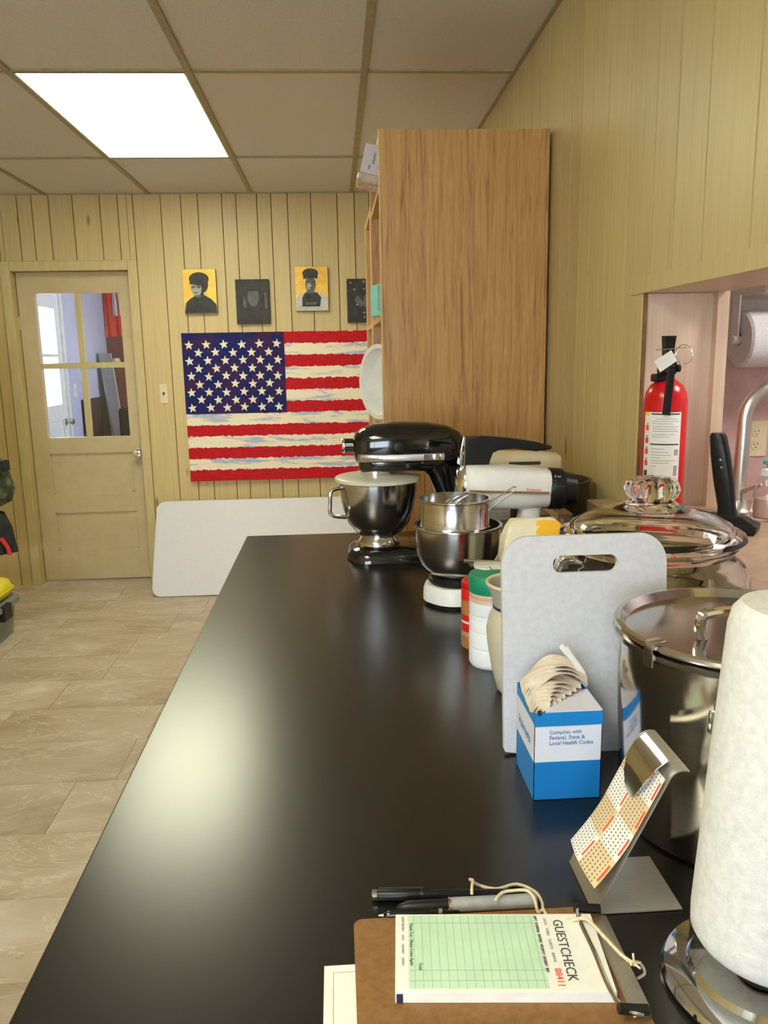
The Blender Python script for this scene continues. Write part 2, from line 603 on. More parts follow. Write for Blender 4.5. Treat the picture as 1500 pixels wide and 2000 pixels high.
# left wall and the wall behind the camera with its window
struct(G().box(LX - .1, LX, FY - .1, BY, 0, CZ + .04).done('wall_left', PANEL_M))
WX0, WX1, WZ0, WZ1 = -2.5, -.3, .85, 2.1
g = G()
g.box(LX, WX0, FY - .1, FY, 0, CZ + .04)
g.box(WX1, WX + .1, FY - .1, FY, 0, CZ + .04)
g.box(WX0, WX1, FY - .1, FY, 0, WZ0)
g.box(WX0, WX1, FY - .1, FY, WZ1, CZ + .04)
struct(g.done('wall_front', PANEL_M))
g = G()
for x in (WX0 + .03, -1.4, WX1 - .03):
    g.box(x - .03, x + .03, FY - .08, FY + .01, WZ0, WZ1)
g.box(WX0, WX1, FY - .08, FY + .01, WZ0, WZ0 + .06).box(WX0, WX1, FY - .08, FY + .01, WZ1 - .06, WZ1)
wn = struct(g.done('window_1', TRIMP))
for a, b in ((WX0 + .06, -1.43), (-1.37, WX1 - .06)):
    bx('pane', PANE, wn, a, b, FY - .05, FY - .046, WZ0 + .06, WZ1 - .06)

# door casing
g = G()
struct(bx('trim_6', TRIMP, None, DX0 - .055, DX0 + .002, BY - .022, BY + .001, 0, DZ + .055, .004))
struct(bx('trim_7', TRIMP, None, DX1 - .002, DX1 + .055, BY - .022, BY + .001, 0, DZ + .055, .004))
struct(bx('trim_8', TRIMP, None, DX0 + .002, DX1 - .002, BY - .022, BY + .001, DZ - .004, DZ + .055, .004))
g = G()
g.box(DX0 - .02, DX0, BY - .01, BY + .13, 0, DZ + .02)
g.box(DX1, DX1 + .02, BY - .01, BY + .13, 0, DZ + .02)
g.box(DX0, DX1, BY - .01, BY + .13, DZ, DZ + .02)
g.box(DX0 - .001, DX0 + .012, BY + .118, BY + .13, 0, DZ).box(DX1 - .012, DX1 + .001, BY + .118, BY + .13, 0, DZ).box(DX0, DX1, BY + .118, BY + .13, DZ - .014, DZ + .001)
struct(g.done('trim_9', TRIMP))

# the door: stiles and rails, four lights, two sunk panels, knob
d = bpy.data.objects.new('door_1', None)
C.objects.link(d)
d.location = (DX0, BY + .06, 0)
struct(d)
DW, DH, DT = DX1 - DX0 - .002, DZ - .002, .04
lx0, lx1, lz0, lz1 = .105, .62, .945, 1.836
DB = .01
bx('stile', DOORP, d, .004, lx0, 0, DT, DB, DH, .002)
bx('stile', DOORP, d, lx1, DW, 0, DT, DB, DH, .002)
for a, b in ((lz1, DH), (.842, lz0), (.456, .58), (DB, .205)):
    bx('rail', DOORP, d, lx0 - .001, lx1 + .001, 0, DT, a, b, .002)
for a, b in ((.58, .842), (.205, .456)):
    bx('door_panel', DOORP, d, lx0 - .005, lx1 + .005, .013, DT - .01, a - .004, b + .004, .003)
    g = G()
    for q in (lx0, lx1 - .008):
        g.box(q, q + .008, .006, .014, a, b)
    g.box(lx0, lx1, .006, .014, a, a + .008).box(lx0, lx1, .006, .014, b - .008, b)
    g.done('panel_moulding', DOORP, d)
mx = (lx0 + lx1) / 2
bx('muntin', TRIMP, d, mx - .018, mx + .018, .004, DT - .004, lz0, lz1, .002)
bx('muntin', TRIMP, d, lx0, lx1, .003, DT - .003, 1.378, 1.412, .002)
for a, b in ((lx0, mx - .018), (mx + .018, lx1)):
    for e, f in ((lz0, 1.378), (1.412, lz1)):
        bx('pane', PANE, d, a - .002, b + .002, .018, .022, e - .002, f + .002)
KM = Matrix.Translation((.672, 0, .836)) @ Euler((PI / 2, 0, 0)).to_matrix().to_4x4()
kn = G().lathe([(0, -.001), (.033, -.001), (.033, .005), (.014, .008), (.012, .03), (.02, .036), (.029, .048), (.029, .058), (.022, .066), (0, .069)], 28, M=KM).done('door_knob', CHROME, d, True)
bx('hinge', BRUSH, d, -.001, .006, -.006, .006, 1.62, 1.7)
bx('hinge', BRUSH, d, -.001, .006, -.006, .006, .22, .3)

# ---- hall beyond the door (seen through its glass)
HX0, HX1, HY0, HY1 = -2.3, -.2, BY + .12, 8.4
struct(G().box(HX0 - .1, HX1 + .1, HY0, HY1 + .1, -.06, 0).done('floor_hall', FLOORM))
struct(G().box(HX0 - .1, HX1 + .1, HY0, HY1 + .1, CZ, CZ + .06).done('ceiling_hall', PLASTER))
struct(G().box(HX0 - .1, HX1 + .1, HY1, HY1 + .1, 0, CZ).done('wall_hall_far', MAROON))
g = G()   # hall right wall with an added unseen opening that lets daylight in
g.box(HX1, HX1 + .1, HY0, 6.6, 0, CZ).box(HX1, HX1 + .1, 7.4, HY1, 0, CZ)
g.box(HX1, HX1 + .1, 6.6, 7.4, 0, 1.1).box(HX1, HX1 + .1, 6.6, 7.4, 2.0, CZ)
struct(g.done('wall_hall_right', LILAC))
g = G()   # hall left wall: added hidden opening for daylight by the kitchen door, doorway further on
EY0, EY1, EZ = 6.25, 7.06, 2.02
g.box(HX0 - .045, HX0, HY0, 5.4, 0, CZ).box(HX0 - .045, HX0, 5.9, EY0, 0, CZ).box(HX0 - .045, HX0, EY1, HY1, 0, CZ)
g.box(HX0 - .045, HX0, 5.4, 5.9, 0, 1.0).box(HX0 - .045, HX0, 5.4, 5.9, 2.0, CZ).box(HX0 - .045, HX0, EY0, EY1, EZ, CZ)
struct(g.done('wall_hall_left', LILAC))
g = G()
g.box(HX0 - .046, HX0 + .012, EY0 - .05, EY0 + .01, 0, EZ + .06)
g.box(HX0 - .046, HX0 + .012, EY1 - .01, EY1 + .05, 0, EZ + .06)
g.box(HX0 - .046, HX0 + .012, EY0, EY1, EZ - .01, EZ + .06)
struct(g.done('trim_10', WHITE))
e = bpy.data.objects.new('door_2', None)
C.objects.link(e)
struct(e)
e.location = (HX0 - .044, EY0 + .01, 0)
w2 = EY1 - EY0 - .02
a0, a1 = .33, .68
bx('stile', WHITE, e, 0, .04, 0, a0, .01, EZ - .012, .002)
bx('stile', WHITE, e, 0, .04, a1, w2, .01, EZ - .012, .002)
for z0, z1 in ((1.85, EZ - .012), (.94, 1.07), (.01, .2)):
    bx('rail', WHITE, e, 0, .04, a0, a1, z0, z1, .002)
bx('door_panel', WHITE, e, .008, .03, a0 - .003, a1 + .003, .19, .95, .002)
bx('muntin', WHITE, e, .004, .036, a0, a1, 1.46, 1.485)
for z0, z1 in ((1.07, 1.46), (1.485, 1.85)):
    bx('pane', PANE, e, .018, .022, a0, a1, z0, z1)
KM = Matrix.Translation((.04, w2 - .07, .92)) @ Euler((0, PI / 2, 0)).to_matrix().to_4x4()
G().lathe([(0, 0), (.03, 0), (.03, .006), (.012, .01), (.012, .035), (.028, .05), (.024, .066), (0, .07)], 20, M=KM).done('door_knob', BRUSH, e, True)
sw = thing('light_switch', 'white light switch plate beside the white door beyond the kitchen door glass', 'switch', (HX0, 7.28, 1.17))
bx('plate', WHITE, sw, -.001, .006, -.036, .036, -.057, .057, .002)
bx('toggle', WHITE, sw, .005, .016, -.005, .005, -.004, .012)
tag(bx('brown_panel_board', mat('dark_brown_wood', srgb(72, 46, 38), srgb(58, 36, 30), 10, (8, 8, 1), rough=.5), None, HX0 + .002, HX0 + .03, 7.42, 7.95, 0, 1.08, .003),
    'dark brown wooden board standing against the lilac hall wall', 'board')
gb = thing('leaning_panel', 'grey flat panel leaning against the hall wall, seen through the door glass', 'panel', (-2.13, 8.0, 0))
GM = Matrix.Translation((0, 0, 0)) @ Euler((0, math.radians(-5.0), 0)).to_matrix().to_4x4()
G().box(-.012, .012, -.02, .34, 0, 1.5, .003, M=GM).done('sheet', mat('grey_sheet', srgb(150, 152, 152), srgb(132, 134, 136), 6, rough=.5), gb)
G().box(-.016, .016, .335, .352, 0, 1.5, .002, M=GM).done('edge_strip', WHITE, gb)
bn = thing('hanging_banner', 'red cloth banner with pale print hanging on the maroon hall wall', 'banner', (-2.17, 8.37, 1.66))
def cloth_sheet(x0, x1, z0, z1, amp, n=14):
    g = G()
    rows = []
    for j in range(7):
        z = z0 + (z1 - z0) * j / 6
        rows.append([(x0 + (x1 - x0) * i / n, amp * math.sin(i * 1.3 + j * .25), z) for i in range(n + 1)])
    return g.loft(rows, False, False)
cloth_sheet(-.12, .13, 0, .46, .012).done('cloth', REDCLOTH, bn, True, solid=.003)
cloth_sheet(-.03, .1, .2, .42, .012).done('print_patch', PHOTOW, bn, True, M=Matrix.Translation((0, -.012, 0)), solid=.001)
G().tube([(-.15, 0, .46), (.16, 0, .46)], .008).done('rod', BLACK, bn, True)
tag(G().lathe([(0, 0), (.03, .005), (.042, .03), (.03, .06), (0, .07)], 18, c=(-2.2, 8.35, 1.385)).done('wall_lamp', CREAM, None, True), 'small round cream lamp fixed to the maroon hall wall', 'lamp')
hc = thing('hall_chair', 'black upholstered chair in the hall behind the glazed door', 'chair', (-1.84, 7.55, 0))
bx('seat', BLACK, hc, -.22, .22, -.22, .22, .42, .5, .02)
bx('backrest', BLACK, hc, -.22, .22, .17, .23, .55, .98, .025)
for sx in (-1, 1):
    for sy in (-1, 1):
        G().tube([(sx * .19, sy * .19, 0), (sx * .19, sy * .19, .43)], .014).done('leg', BLACK, hc, True)
    G().tube([(sx * .17, .2, .45), (sx * .17, .2, .6)], .012).done('back_post', BLACK, hc, True)

# ---- room beyond the pass-through
SX0, SX1, SY0, SY1 = WX + WT, 2.6, -.4, 2.62
struct(G().box(SX0, SX1 + .1, SY0 - .1, SY1 + .1, -.06, 0).done('floor_sink_room', FLOORM))
struct(G().box(SX0, SX1 + .1, SY0 - .1, SY1 + .1, CZ, CZ + .06).done('ceiling_sink_room', PLASTER))
struct(G().box(SX0, SX1 + .1, SY1, SY1 + .1, 0, CZ).done('wall_sink_far', PLASTER))
struct(G().box(SX0, SX1 + .1, SY0 - .1, SY0, 0, CZ).done('wall_sink_near', PLASTER))
g = G()
g.box(SX1, SX1 + .1, SY0 - .1, SY1 + .1, 0, CZ)
struct(g.done('wall_sink_right', PLASTER))
struct(bx('trim_11', STONE, None, SX0 + .001, SX1, SY1 - .012, SY1 + .001, .86, 1.385, .002))
sc = thing('sink_counter', 'pink stone laminate counter against the splashback beyond the opening', 'counter', (1.6, 2.3, 0))
bx('worktop', LEDGE, sc, -.76, .98, -.32, .3, .874, .914, .004)
bx('body', WHITE, sc, -.74, .96, -.28, .3, .08, .874)
bx('toe_kick', BLACK, sc, -.74, .96, -.22, .3, 0, .08)
uc = thing('wall_cabinet', 'white wall cabinet above the hanging paper towel roll', 'cabinet', (1.75, 2.45, 1.58))
bx('body', WHITE, uc, -.5, .6, -.13, .168, 0, .7)
for a, b in ((-.495, .045), (.055, .595)):
    dd = bx('door', WHITE, uc, a, b, -.15, -.131, .005, .695, .004)
    G().lathe([(0, 0), (.008, 0), (.013, .018), (0, .024)], 14, M=Matrix.Translation((b - .05 if a < 0 else a + .05, -.149, .08)) @ Euler((PI / 2, 0, 0)).to_matrix().to_4x4()).done('knob', CHROME, dd, True)
pr = thing('hanging_paper_towel', 'white paper towel roll hung under the white wall cabinet beyond the opening', 'paper towel', (1.37, 2.42, 1.45))
RX = Euler((0, PI / 2, 0)).to_matrix().to_4x4()
G().lathe([(.02, -.14), (.078, -.14), (.085, -.133), (.085, .133), (.078, .14), (.02, .14), (.02, -.14)], 40, M=RX).done('roll', TOWEL, pr, True)
for s_ in (-1, 1):
    bx('bracket', WHITE, pr, s_ * .148 - .003, s_ * .148 + .003, -.012, .03, -.014, .131, .002)
G().tube([(-.16, 0, 0), (.16, 0, 0)], .012).done('rod', WHITE, pr, True)
ot = thing('wall_outlet', 'cream double socket outlet on the pink stone splashback', 'outlet', (1.405, SY1 - .012, 1.124))
bx('plate', CREAM, ot, -.038, .038, -.006, .001, -.06, .06, .003)
for z in (-.022, .022):
    s1 = G().lathe([(0, 0), (.016, 0), (.0155, .002), (0, .002)], 24, M=Matrix.Translation((0, -.006, z)) @ Euler((PI / 2, 0, 0)).to_matrix().to_4x4()).done('socket', CREAM, ot, True)
    for q, hh in ((-.006, .0045), (.006, .0055)):
        bx('slot', INK, s1, q - .001, q + .001, -.0087, -.0078, z + .001, z + .001 + hh * 1.6)
    bx('slot', INK, s1, -.002, .002, -.0087, -.0078, z - .009, z - .005)

sl = thing('added_sink_room_light', 'added unseen ceiling lamp brightening the room beyond the pass-through', 'ceiling light', (1.75, 1.25, CZ))  # added lamp out of view, brightens the sink room
bx('frame', WHITE, sl, -.32, .32, -.32, .32, -.05, 0, .004)
bx('diffuser', emit_mat('added_sink_room_diffuser', (1, .94, .91), 17.0), sl, -.3, .3, -.3, .3, -.056, -.049)

# ledge slab through the opening
LZ = 1.07
g = G()
g.prism([(.60, .12), (.97, .12), (.97, OY1 - .004), (WX - .011, OY1 - .004), (WX - .011, 1.875), (.60, 1.875)], 'z', LZ - .038, LZ, .003)
tag(g.done('serving_ledge', LEDGE, None, True, 50), 'tan stone laminate serving ledge running through the wall opening', 'ledge')

# ================================================================== LARGE THINGS
for n_, (x0, x1, y0, y1) in enumerate(lights):
    L_ = thing('ceiling_light', ['added unseen lit ceiling panel by the window end of the room', 'lit fluorescent ceiling panel in the grid between worktop and glazed door'][n_ if len(lights) > 1 else 1], 'ceiling light', ((x0 + x1) / 2, (y0 + y1) / 2, CZ))
    hx, hy = (x1 - x0) / 2 - .006, (y1 - y0) / 2 - .006
    g = G()
    g.box(-hx, hx, -hy, -hy + .012, -.003, .03).box(-hx, hx, hy - .012, hy, -.003, .03)
    g.box(-hx, -hx + .012, -hy, hy, -.003, .03).box(hx - .012, hx, -hy, hy, -.003, .03)
    g.done('frame', WHITE, L_)
    bx('diffuser', DIFFUSER, L_, -hx + .012, hx - .012, -hy + .012, hy - .012, .001, .006)
    bx('housing', WHITE, L_, -hx + .002, hx - .002, -hy + .002, hy - .002, .03, .034)

# worktop and base cabinets
CX0, CY0, CY1 = -.27, -1.3, 2.285
tag(bx('worktop', COUNTER, None, CX0, WX - .01, CY0, CY1, TOP - .04, TOP, .002), 'long black laminate worktop covered with kitchen things', 'worktop')
nc = 4
cl = (CY1 - CY0 - .04) / nc
for i in range(nc):
    y0 = CY0 + .02 + i * cl
    cb = thing('base_cabinet', ['oak base cabinet under the worktop end by the window wall', 'third oak base cabinet along from the tall shelf unit', 'second oak base cabinet along from the tall shelf unit', 'oak base cabinet under the worktop end by the tall shelf unit'][i], 'cabinet', (CX0 + .03, y0, 0), 0, 'base cabinets under the worktop')
    bx('body', OAK, cb, .02, .9, .001, cl - .001, .1, TOP - .04)
    bx('toe_kick', BLACK, cb, .08, .9, .001, cl - .001, 0, .1)
    dr = bx('drawer', OAK, cb, 0, .02, .01, cl - .01, .72, .865, .003)
    G().tube([(-.03, cl / 2 - .06, .79), (-.03, cl / 2 + .06, .79)], .006).tube([(-.03, cl / 2 - .05, .79), (.002, cl / 2 - .05, .79)], .005).tube([(-.03, cl / 2 + .05, .79), (.002, cl / 2 + .05, .79)], .005).done('handle', BRUSH, dr, True)
    for a, b, hy in ((.01, cl / 2 - .003, cl / 2 - .05), (cl / 2 + .003, cl - .01, cl / 2 + .05)):
        dd = bx('door', OAK, cb, 0, .02, a, b, .12, .71, .003)
        G().tube([(-.03, hy, .52), (-.03, hy, .64)], .006).tube([(-.03, hy, .53), (.002, hy, .53)], .005).tube([(-.03, hy, .63), (.002, hy, .63)], .005).done('handle', BRUSH, dd, True)

# tall open shelf units beyond the worktop
SXF, SXB = .146, .66
def shelf_unit(label, y0, y1, h, shelves):
    u = thing('tall_shelf_unit', label, 'shelf unit', (SXF, y0, 0))
    wd, dp = y1 - y0, SXB - SXF
    for a in (0, wd - .019):
        p = bx('side_panel', OAK, u, .003, dp, a, a + .019, 0, h)
        bx('edge_band', OAKE, p, 0, .003, a, a + .019, 0, h)
    bx('top_panel', OAK, u, .003, dp, .019, wd - .019, h - .02, h - .001)
    bx('back_panel', OAK, u, dp - .008, dp, .019, wd - .019, .06, h - .02)
    bx('plinth', OAK, u, .04, .06, .019, wd - .019, 0, .06)
    for z in shelves:
        bx('shelf', OAK, u, .004, dp - .008, .019, wd - .019, z - .019, z)
    return u
shelf_unit('tall oak open shelf unit with broad side panel beyond the worktop end', 2.52, 3.14, 2.076, (.08, .5, .86, 1.215, 1.55, 1.94))
shelf_unit('lower oak open shelf unit next to the taller one along the wall', 3.16, 3.64, 1.975, (.08, .5, .86, 1.215, 1.55))

# ================================================================== BACK WALL THINGS
WF = BY - .009          # plank face
sw = thing('light_switch', 'yellowed cream light switch between door casing and flag painting', 'switch', (-1.078, WF, 1.211))
bx('plate', CREAM, sw, -.026, .026, -.006, .001, -.06, .06, .003)
bx('toggle', INK, sw, -.005, .005, -.016, -.005, -.006, .012, .001)
for z in (-.04, .04):
    G().lathe([(0, 0), (.003, 0), (.003, .001), (0, .001)], 10, M=Matrix.Translation((0, -.006, z)) @ Euler((PI / 2, 0, 0)).to_matrix().to_4x4()).done('screw', BRUSH, sw)

def stripe_mat(FW, FH):
    t = NT('painted_stripes')
    tc = t.n('ShaderNodeTexCoord')
    sp = t.n('ShaderNodeSeparateXYZ')
    t.l(tc.outputs['Object'], sp.inputs[0])
    wob = t.noise(t.coord('Object', (6, 1, 3)), 5, 6, .7)
    v = t.math('MULTIPLY', sp.outputs[2], 13 / FH)
    v = t.math('ADD', v, t.math('MULTIPLY', t.math('SUBTRACT', wob, .5), .55))
    m2 = t.math('MODULO', t.math('FLOOR', v), 2)
    st = t.noise(t.coord('Object', (1.3, 1, 8)), 2.6, 6, .68, .5)
    wcol = t.ramp(st, [(.0, srgb(240, 234, 214)), (.52, srgb(240, 232, 208)), (.56, srgb(206, 190, 214)), (.6, srgb(160, 196, 222)), (.66, srgb(150, 188, 216)), (.7, srgb(238, 226, 210))])
    rn = t.noise(t.coord('Object', (6, 1, 24)), 4, 5)
    rcol = t.ramp(rn, [(.3, srgb(208, 30, 38)), (.7, srgb(170, 18, 34))])
    t.base(t.mix(m2, rcol, wcol))
    t.set(Roughness=.75)
    t.b.inputs['Specular IOR Level'].default_value = .25
    t.bump(rn, .3, .003)
    return t.m
FW, FH = 1.46, .925
fg = thing('flag_painting', 'large painted stars and stripes flag canvas hung on the plank wall', 'painting', (-.942, WF, .655))
FR = Matrix.Rotation(math.radians(-.35), 4, 'Y')
bx('canvas', stripe_mat(FW, FH), fg, 0, FW, -.032, -.001, 0, FH, .003)
CAN = mat('painted_canton', srgb(24, 34, 100), srgb(80, 34, 56), 9, (1, 1, 1.6), rough=.75, Specular_IOR_Level=.25, detail=6, lo=.45, hi=.72, bump=.3)
cw, ch = .63, FH * 7 / 13
cn = bx('canton', CAN, fg, 0, cw, -.0345, -.0315, FH - ch, FH, .001)
STARM = mat('painted_star', srgb(240, 234, 212), srgb(226, 216, 190), 40, rough=.5)
sp_ = []
for k in range(10):
    a = PI / 2 + k * PI / 5
    rr = .03 if k % 2 == 0 else .0125
    sp_.append((rr * math.cos(a), rr * math.sin(a)))
star_me = None
for r_ in range(9):
    ncol = 6 if r_ % 2 == 0 else 5
    for q in range(ncol):
        sx_ = .045 + (q if ncol == 6 else q + .5) * .108
        sz_ = FH - .072 - r_ * .0485
        if star_me is None:
            so = G().prism(sp_, 'y', -.037, -.034).done('star', STARM, cn)
            star_me = so.data
        else:
            so = bpy.data.objects.new('star', star_me)
            C.objects.link(so)
            so.parent = cn
        so.location = (sx_ + random.uniform(-.004, .004), 0, sz_ + random.uniform(-.003, .003))
        so.rotation_euler = (0, random.uniform(-.15, .15), 0)

def ell(cx, cz, rx, rz, n=22, a0=0, a1=2 * PI):
    return [(cx + rx * math.cos(a0 + (a1 - a0) * i / n), cz + rz * math.sin(a0 + (a1 - a0) * i / n)) for i in range(n if a1 - a0 > 6.2 else n + 1)]
def portrait(label, x0, z0, wd, ht, bgm, layers):
    p = thing('portrait_canvas', label, 'picture', (x0, WF, z0))
    bx('canvas', EDGEW, p, 0, wd, -.028, -.001, 0, ht, .002)
    bx('background_print', bgm, p, .001, wd - .001, -.0295, -.0275, .001, ht - .001)
    for i, (nm, poly, m) in enumerate(layers):
        pts = [(max(.002, min(wd - .002, u * wd)), max(.002, min(ht - .002, v * ht))) for u, v in poly]
        G().prism(pts, 'y', -.0302 - .0006 * i, -.029).done(nm, m, p)
    return p
sh = [(.0, 0), (1, 0), (.98, .2), (.84, .32), (.62, .42), (.4, .42), (.2, .34), (.06, .24)]
portrait('gold canvas with a print of a person in dark cap and dark top', -.912, 1.697, .2, .262, GOLD,
         [('printed_shoulders', sh, PHOTOD), ('printed_neck', [(.36, .36), (.62, .36), (.6, .55), (.4, .55)], PHOTOD), ('printed_hair', ell(.56, .66, .2, .2), PHOTOD), ('printed_face', ell(.4, .56, .16, .17), PHOTOF),
          ('printed_cap', ell(.49, .78, .3, .15), PHOTOD), ('printed_cap_band', [(.2, .66), (.62, .68), (.66, .78), (.22, .76)], PHOTOD),
          ('printed_glasses', ell(.31, .6, .065, .03, 12), PHOTOM), ('printed_glasses', ell(.47, .6, .065, .03, 12), PHOTOM), ('printed_mouth', ell(.38, .475, .06, .014, 10), PHOTOM), ('printed_collar', [(.3, .4), (.5, .42), (.56, .38), (.4, .34)], PHOTOM)])
portrait('dark grey canvas with a dim print of a face looking up', -.597, 1.63, .205, .266, PHOTOD,
         [('printed_shoulders', [(.08, 0), (.95, 0), (.9, .24), (.66, .36), (.36, .36), (.14, .25)], PHOTOD), ('printed_neck', [(.4, .34), (.64, .34), (.64, .5), (.4, .5)], PHOTOD), ('printed_face', ell(.52, .6, .17, .21), PHOTOM), ('printed_streak', [(.2, .4), (.3, .36), (.3, .5), (.24, .64)], PHOTOM), ('printed_streak', [(.86, .34), (.94, .34), (.93, .7), (.85, .7)], PHOTOM),
          ('printed_hair', [(.34, .74), (.7, .74), (.76, .84), (.52, .94), (.28, .86)], PHOTOD)])
portrait('gold canvas with a print of a person in dark hat and pale sleeves', -.231, 1.702, .202, .264, GOLD,
         [('printed_sleeves', [(0, 0), (1, 0), (1, .28), (.8, .4), (.6, .44), (.36, .44), (.14, .38), (.02, .3)], PHOTOW),
          ('printed_shirt', [(.2, .1), (.74, .1), (.78, .3), (.66, .42), (.3, .42), (.2, .3)], PHOTOD), ('printed_neck', [(.34, .4), (.58, .4), (.58, .54), (.36, .54)], PHOTOM),
          ('printed_face', ell(.47, .61, .16, .18), PHOTOM), ('printed_cheek', ell(.42, .56, .07, .08, 14), PHOTOF), ('printed_hat', ell(.47, .85, .24, .11), PHOTOD), ('printed_hat', [(.26, .72), (.47, .77), (.68, .72), (.7, .86), (.24, .86)], PHOTOD),
          ('printed_eye', ell(.4, .655, .04, .015, 10), PHOTOD), ('printed_eye', ell(.55, .655, .04, .015, 10), PHOTOD), ('printed_mouth', ell(.47, .52, .055, .013, 10), PHOTOD),
          ('printed_lettering', [(.3, .14), (.64, .14), (.64, .2), (.3, .2)], PHOTOM)])
portrait('black canvas with scattered pale marks, partly behind the shelf unit', .086, 1.628, .2, .263, PHOTOD,
         [('printed_face', ell(.7, .5, .2, .2), PHOTOM), ('printed_hand', [(.22, .52), (.34, .62), (.56, .4), (.4, .36)], PHOTOM)] +
         [('printed_fleck', ell(random.uniform(.1, .9), random.uniform(.1, .95), .03, .02, 8), PHOTOF) for _ in range(9)])

# folding table leaning on the back wall
ft = thing('folding_table', 'white plastic folding table leaning on its edge against the back wall', 'table', (-1.155, 4.745, 0))
TL_, TWd, TT = 1.52, .632, .04
tilt = math.atan2(.335, .536)
TM = Matrix.Translation((0, 0, .0)) @ Matrix.Rotation(-tilt, 4, 'X')
def rr_prism(g, x0, x1, z0, z1, r, y0, y1, b):
    return g.prism(rrect(x0, x1, z0, z1, r, 7), 'y', y0, y1, b)
rr_prism(G(), 0, TL_, 0.008, TWd, .05, 0, TT * .55, .005).done('table_top', TABLEW, ft, True, 50, M=TM)
rr_prism(G(), .02, TL_ - .02, .03, TWd - .02, .04, TT * .5, TT, .002).done('under_shell', TABLEW, ft, True, 50, M=TM)
for xx in (.2, TL_ - .2):
    g = G()
    g.tube([(xx, TT + .012, .08), (xx, TT + .012, TWd - .08)], .012)
    g.tube([(xx, TT + .012, .1), (TL_ / 2 + (xx - TL_ / 2) * .1, TT + .012, .1)], .012)
    g.tube([(xx, TT + .012, TWd - .1), (TL_ / 2 + (xx - TL_ / 2) * .1, TT + .012, TWd - .1)], .012)
    g.done('folded_leg', BRUSH, ft, True, M=TM)

# ---- things at the left edge: coat stand with coat, tote, yellow cushion
cs = thing('coat_stand', 'black metal coat stand holding the camouflage coat beside the door', 'coat stand', (-2.03, 4.5, 0))
G().lathe([(0, 0), (.13, 0), (.13, .012), (.03, .03), (0, .03)], 32).done('base', BLACK, cs, True)
G().tube([(0, 0, .02), (0, 0, 1.72)], .016, 12).done('pole', BLACK, cs, True)
for k in range(4):
    a = k * PI / 2 + .4
    G().tube(catmull([(0, 0, 1.5), (.07 * math.cos(a), .07 * math.sin(a), 1.53), (.12 * math.cos(a), .12 * math.sin(a), 1.6)], 4), .008).done('hook', BLACK, cs, True)
def draped(name, label, cat, c, m, secs, wob=.02, seed=0):
    rings = []
    for z, rx, ry, ox in secs:
        ring = []
        for i in range(40):
            a = 2 * PI * i / 40
            f = 1 + wob / max(rx, .05) * (math.sin(5 * a + seed + z * 2) + .6 * math.sin(9 * a + seed * 2 - z * 3))
            ring.append((ox + rx * f * math.cos(a), ry * f * math.sin(a), z))
        rings.append(ring)
    root = thing(name, label, cat, c)
    G().loft(rings).done('cloth_body', m, root, True, 60)
    return root
ct = draped('camouflage_coat', 'camouflage green coat hanging on the black coat stand', 'coat', (-2.03, 4.5, 0), COATG,
            [(.63, .13, .12, 0), (.66, .18, .16, .01), (.73, .205, .17, .015), (.82, .19, .165, .01), (.92, .155, .15, 0), (1.1, .15, .15, 0), (1.3, .14, .13, 0), (1.46, .1, .09, 0), (1.56, .045, .045, 0), (1.58, .02, .02, 0)], .012)
G().tube(catmull([(.03, -.1, 1.44), (.1, -.15, 1.25), (.12, -.14, 1.0), (.14, -.11, .84), (.15, -.09, .7)], 5), [.03] * 3 + [.055] * 15 + [.05] * 3, 14).done('sleeve', COATG, ct, True, 60)
G().box(.2, .235, -.09, -.03, .84, .9, .01).done('pocket_flap', COATD, ct, True)
ct['label'] = 'camouflage green coat hanging on the black coat stand'
dk = draped('dark_bag', 'dark cloth bag with red edge hanging below the camouflage coat', 'bag', (-2.03, 4.5, 0), COATD,
            [(.36, .09, .09, 0.02), (.38, .17, .14, .04), (.5, .16, .14, .03), (.59, .13, .12, .02), (.61, .09, .09, .01), (.615, .05, .05, 0)], .012, 2)
G().tube(catmull([(.16, -.08, .47), (.19, -.08, .42), (.2, -.08, .375)], 4), [.012] * 9, 8).done('red_strap', REDCLOTH, dk, True)
tt = thing('storage_tote', 'grey plastic storage tote with lid on the floor by the coat stand', 'tote', (-2.02, 4.05, 0))
def tapered(g, hx0, hy0, hx1, hy1, z0, z1, r):
    return g.loft([[(u, v, z0) for u, v in rrect(-hx0, hx0, -hy0, hy0, r)], [(u, v, z1) for u, v in rrect(-hx1, hx1, -hy1, hy1, r)]])
tapered(G(), .255, .17, .275, .19, 0, .175, .03).done('tub', TOTE, tt, True, 40)
tapered(tapered(G(), .295, .21, .295, .21, .17, .195, .035), .285, .2, .275, .19, .195, .212, .035).done('lid', TOTE, tt, True, 40)
for sx in (-1, 1):
    bx('latch', BLACK, tt, sx * .29 - .014, sx * .29 + .014, -.05, .05, .12, .2, .005)
yl = []
for z, r in ((.0, .17), (.012, .21), (.05, .228), (.09, .215), (.108, .17), (.112, .1)):
    yl.append([(u, v, z) for u, v in rrect(-r, r, -r * .72, r * .72, r * .35)])
yc = thing('yellow_cushion', 'bright yellow vinyl cushion lying on the grey tote lid', 'cushion', (-1.955, 4.06, .212))
G().loft(yl).done('cushion_body', YELLOW, yc, True, 70)
G().tube([Vector((u, v, .05)) for u, v in rrect(-.231, .231, -.167, .167, .08)] + [Vector((.231, .087, .05))], .004, 6).done('piping', YELLOW, yc, True)

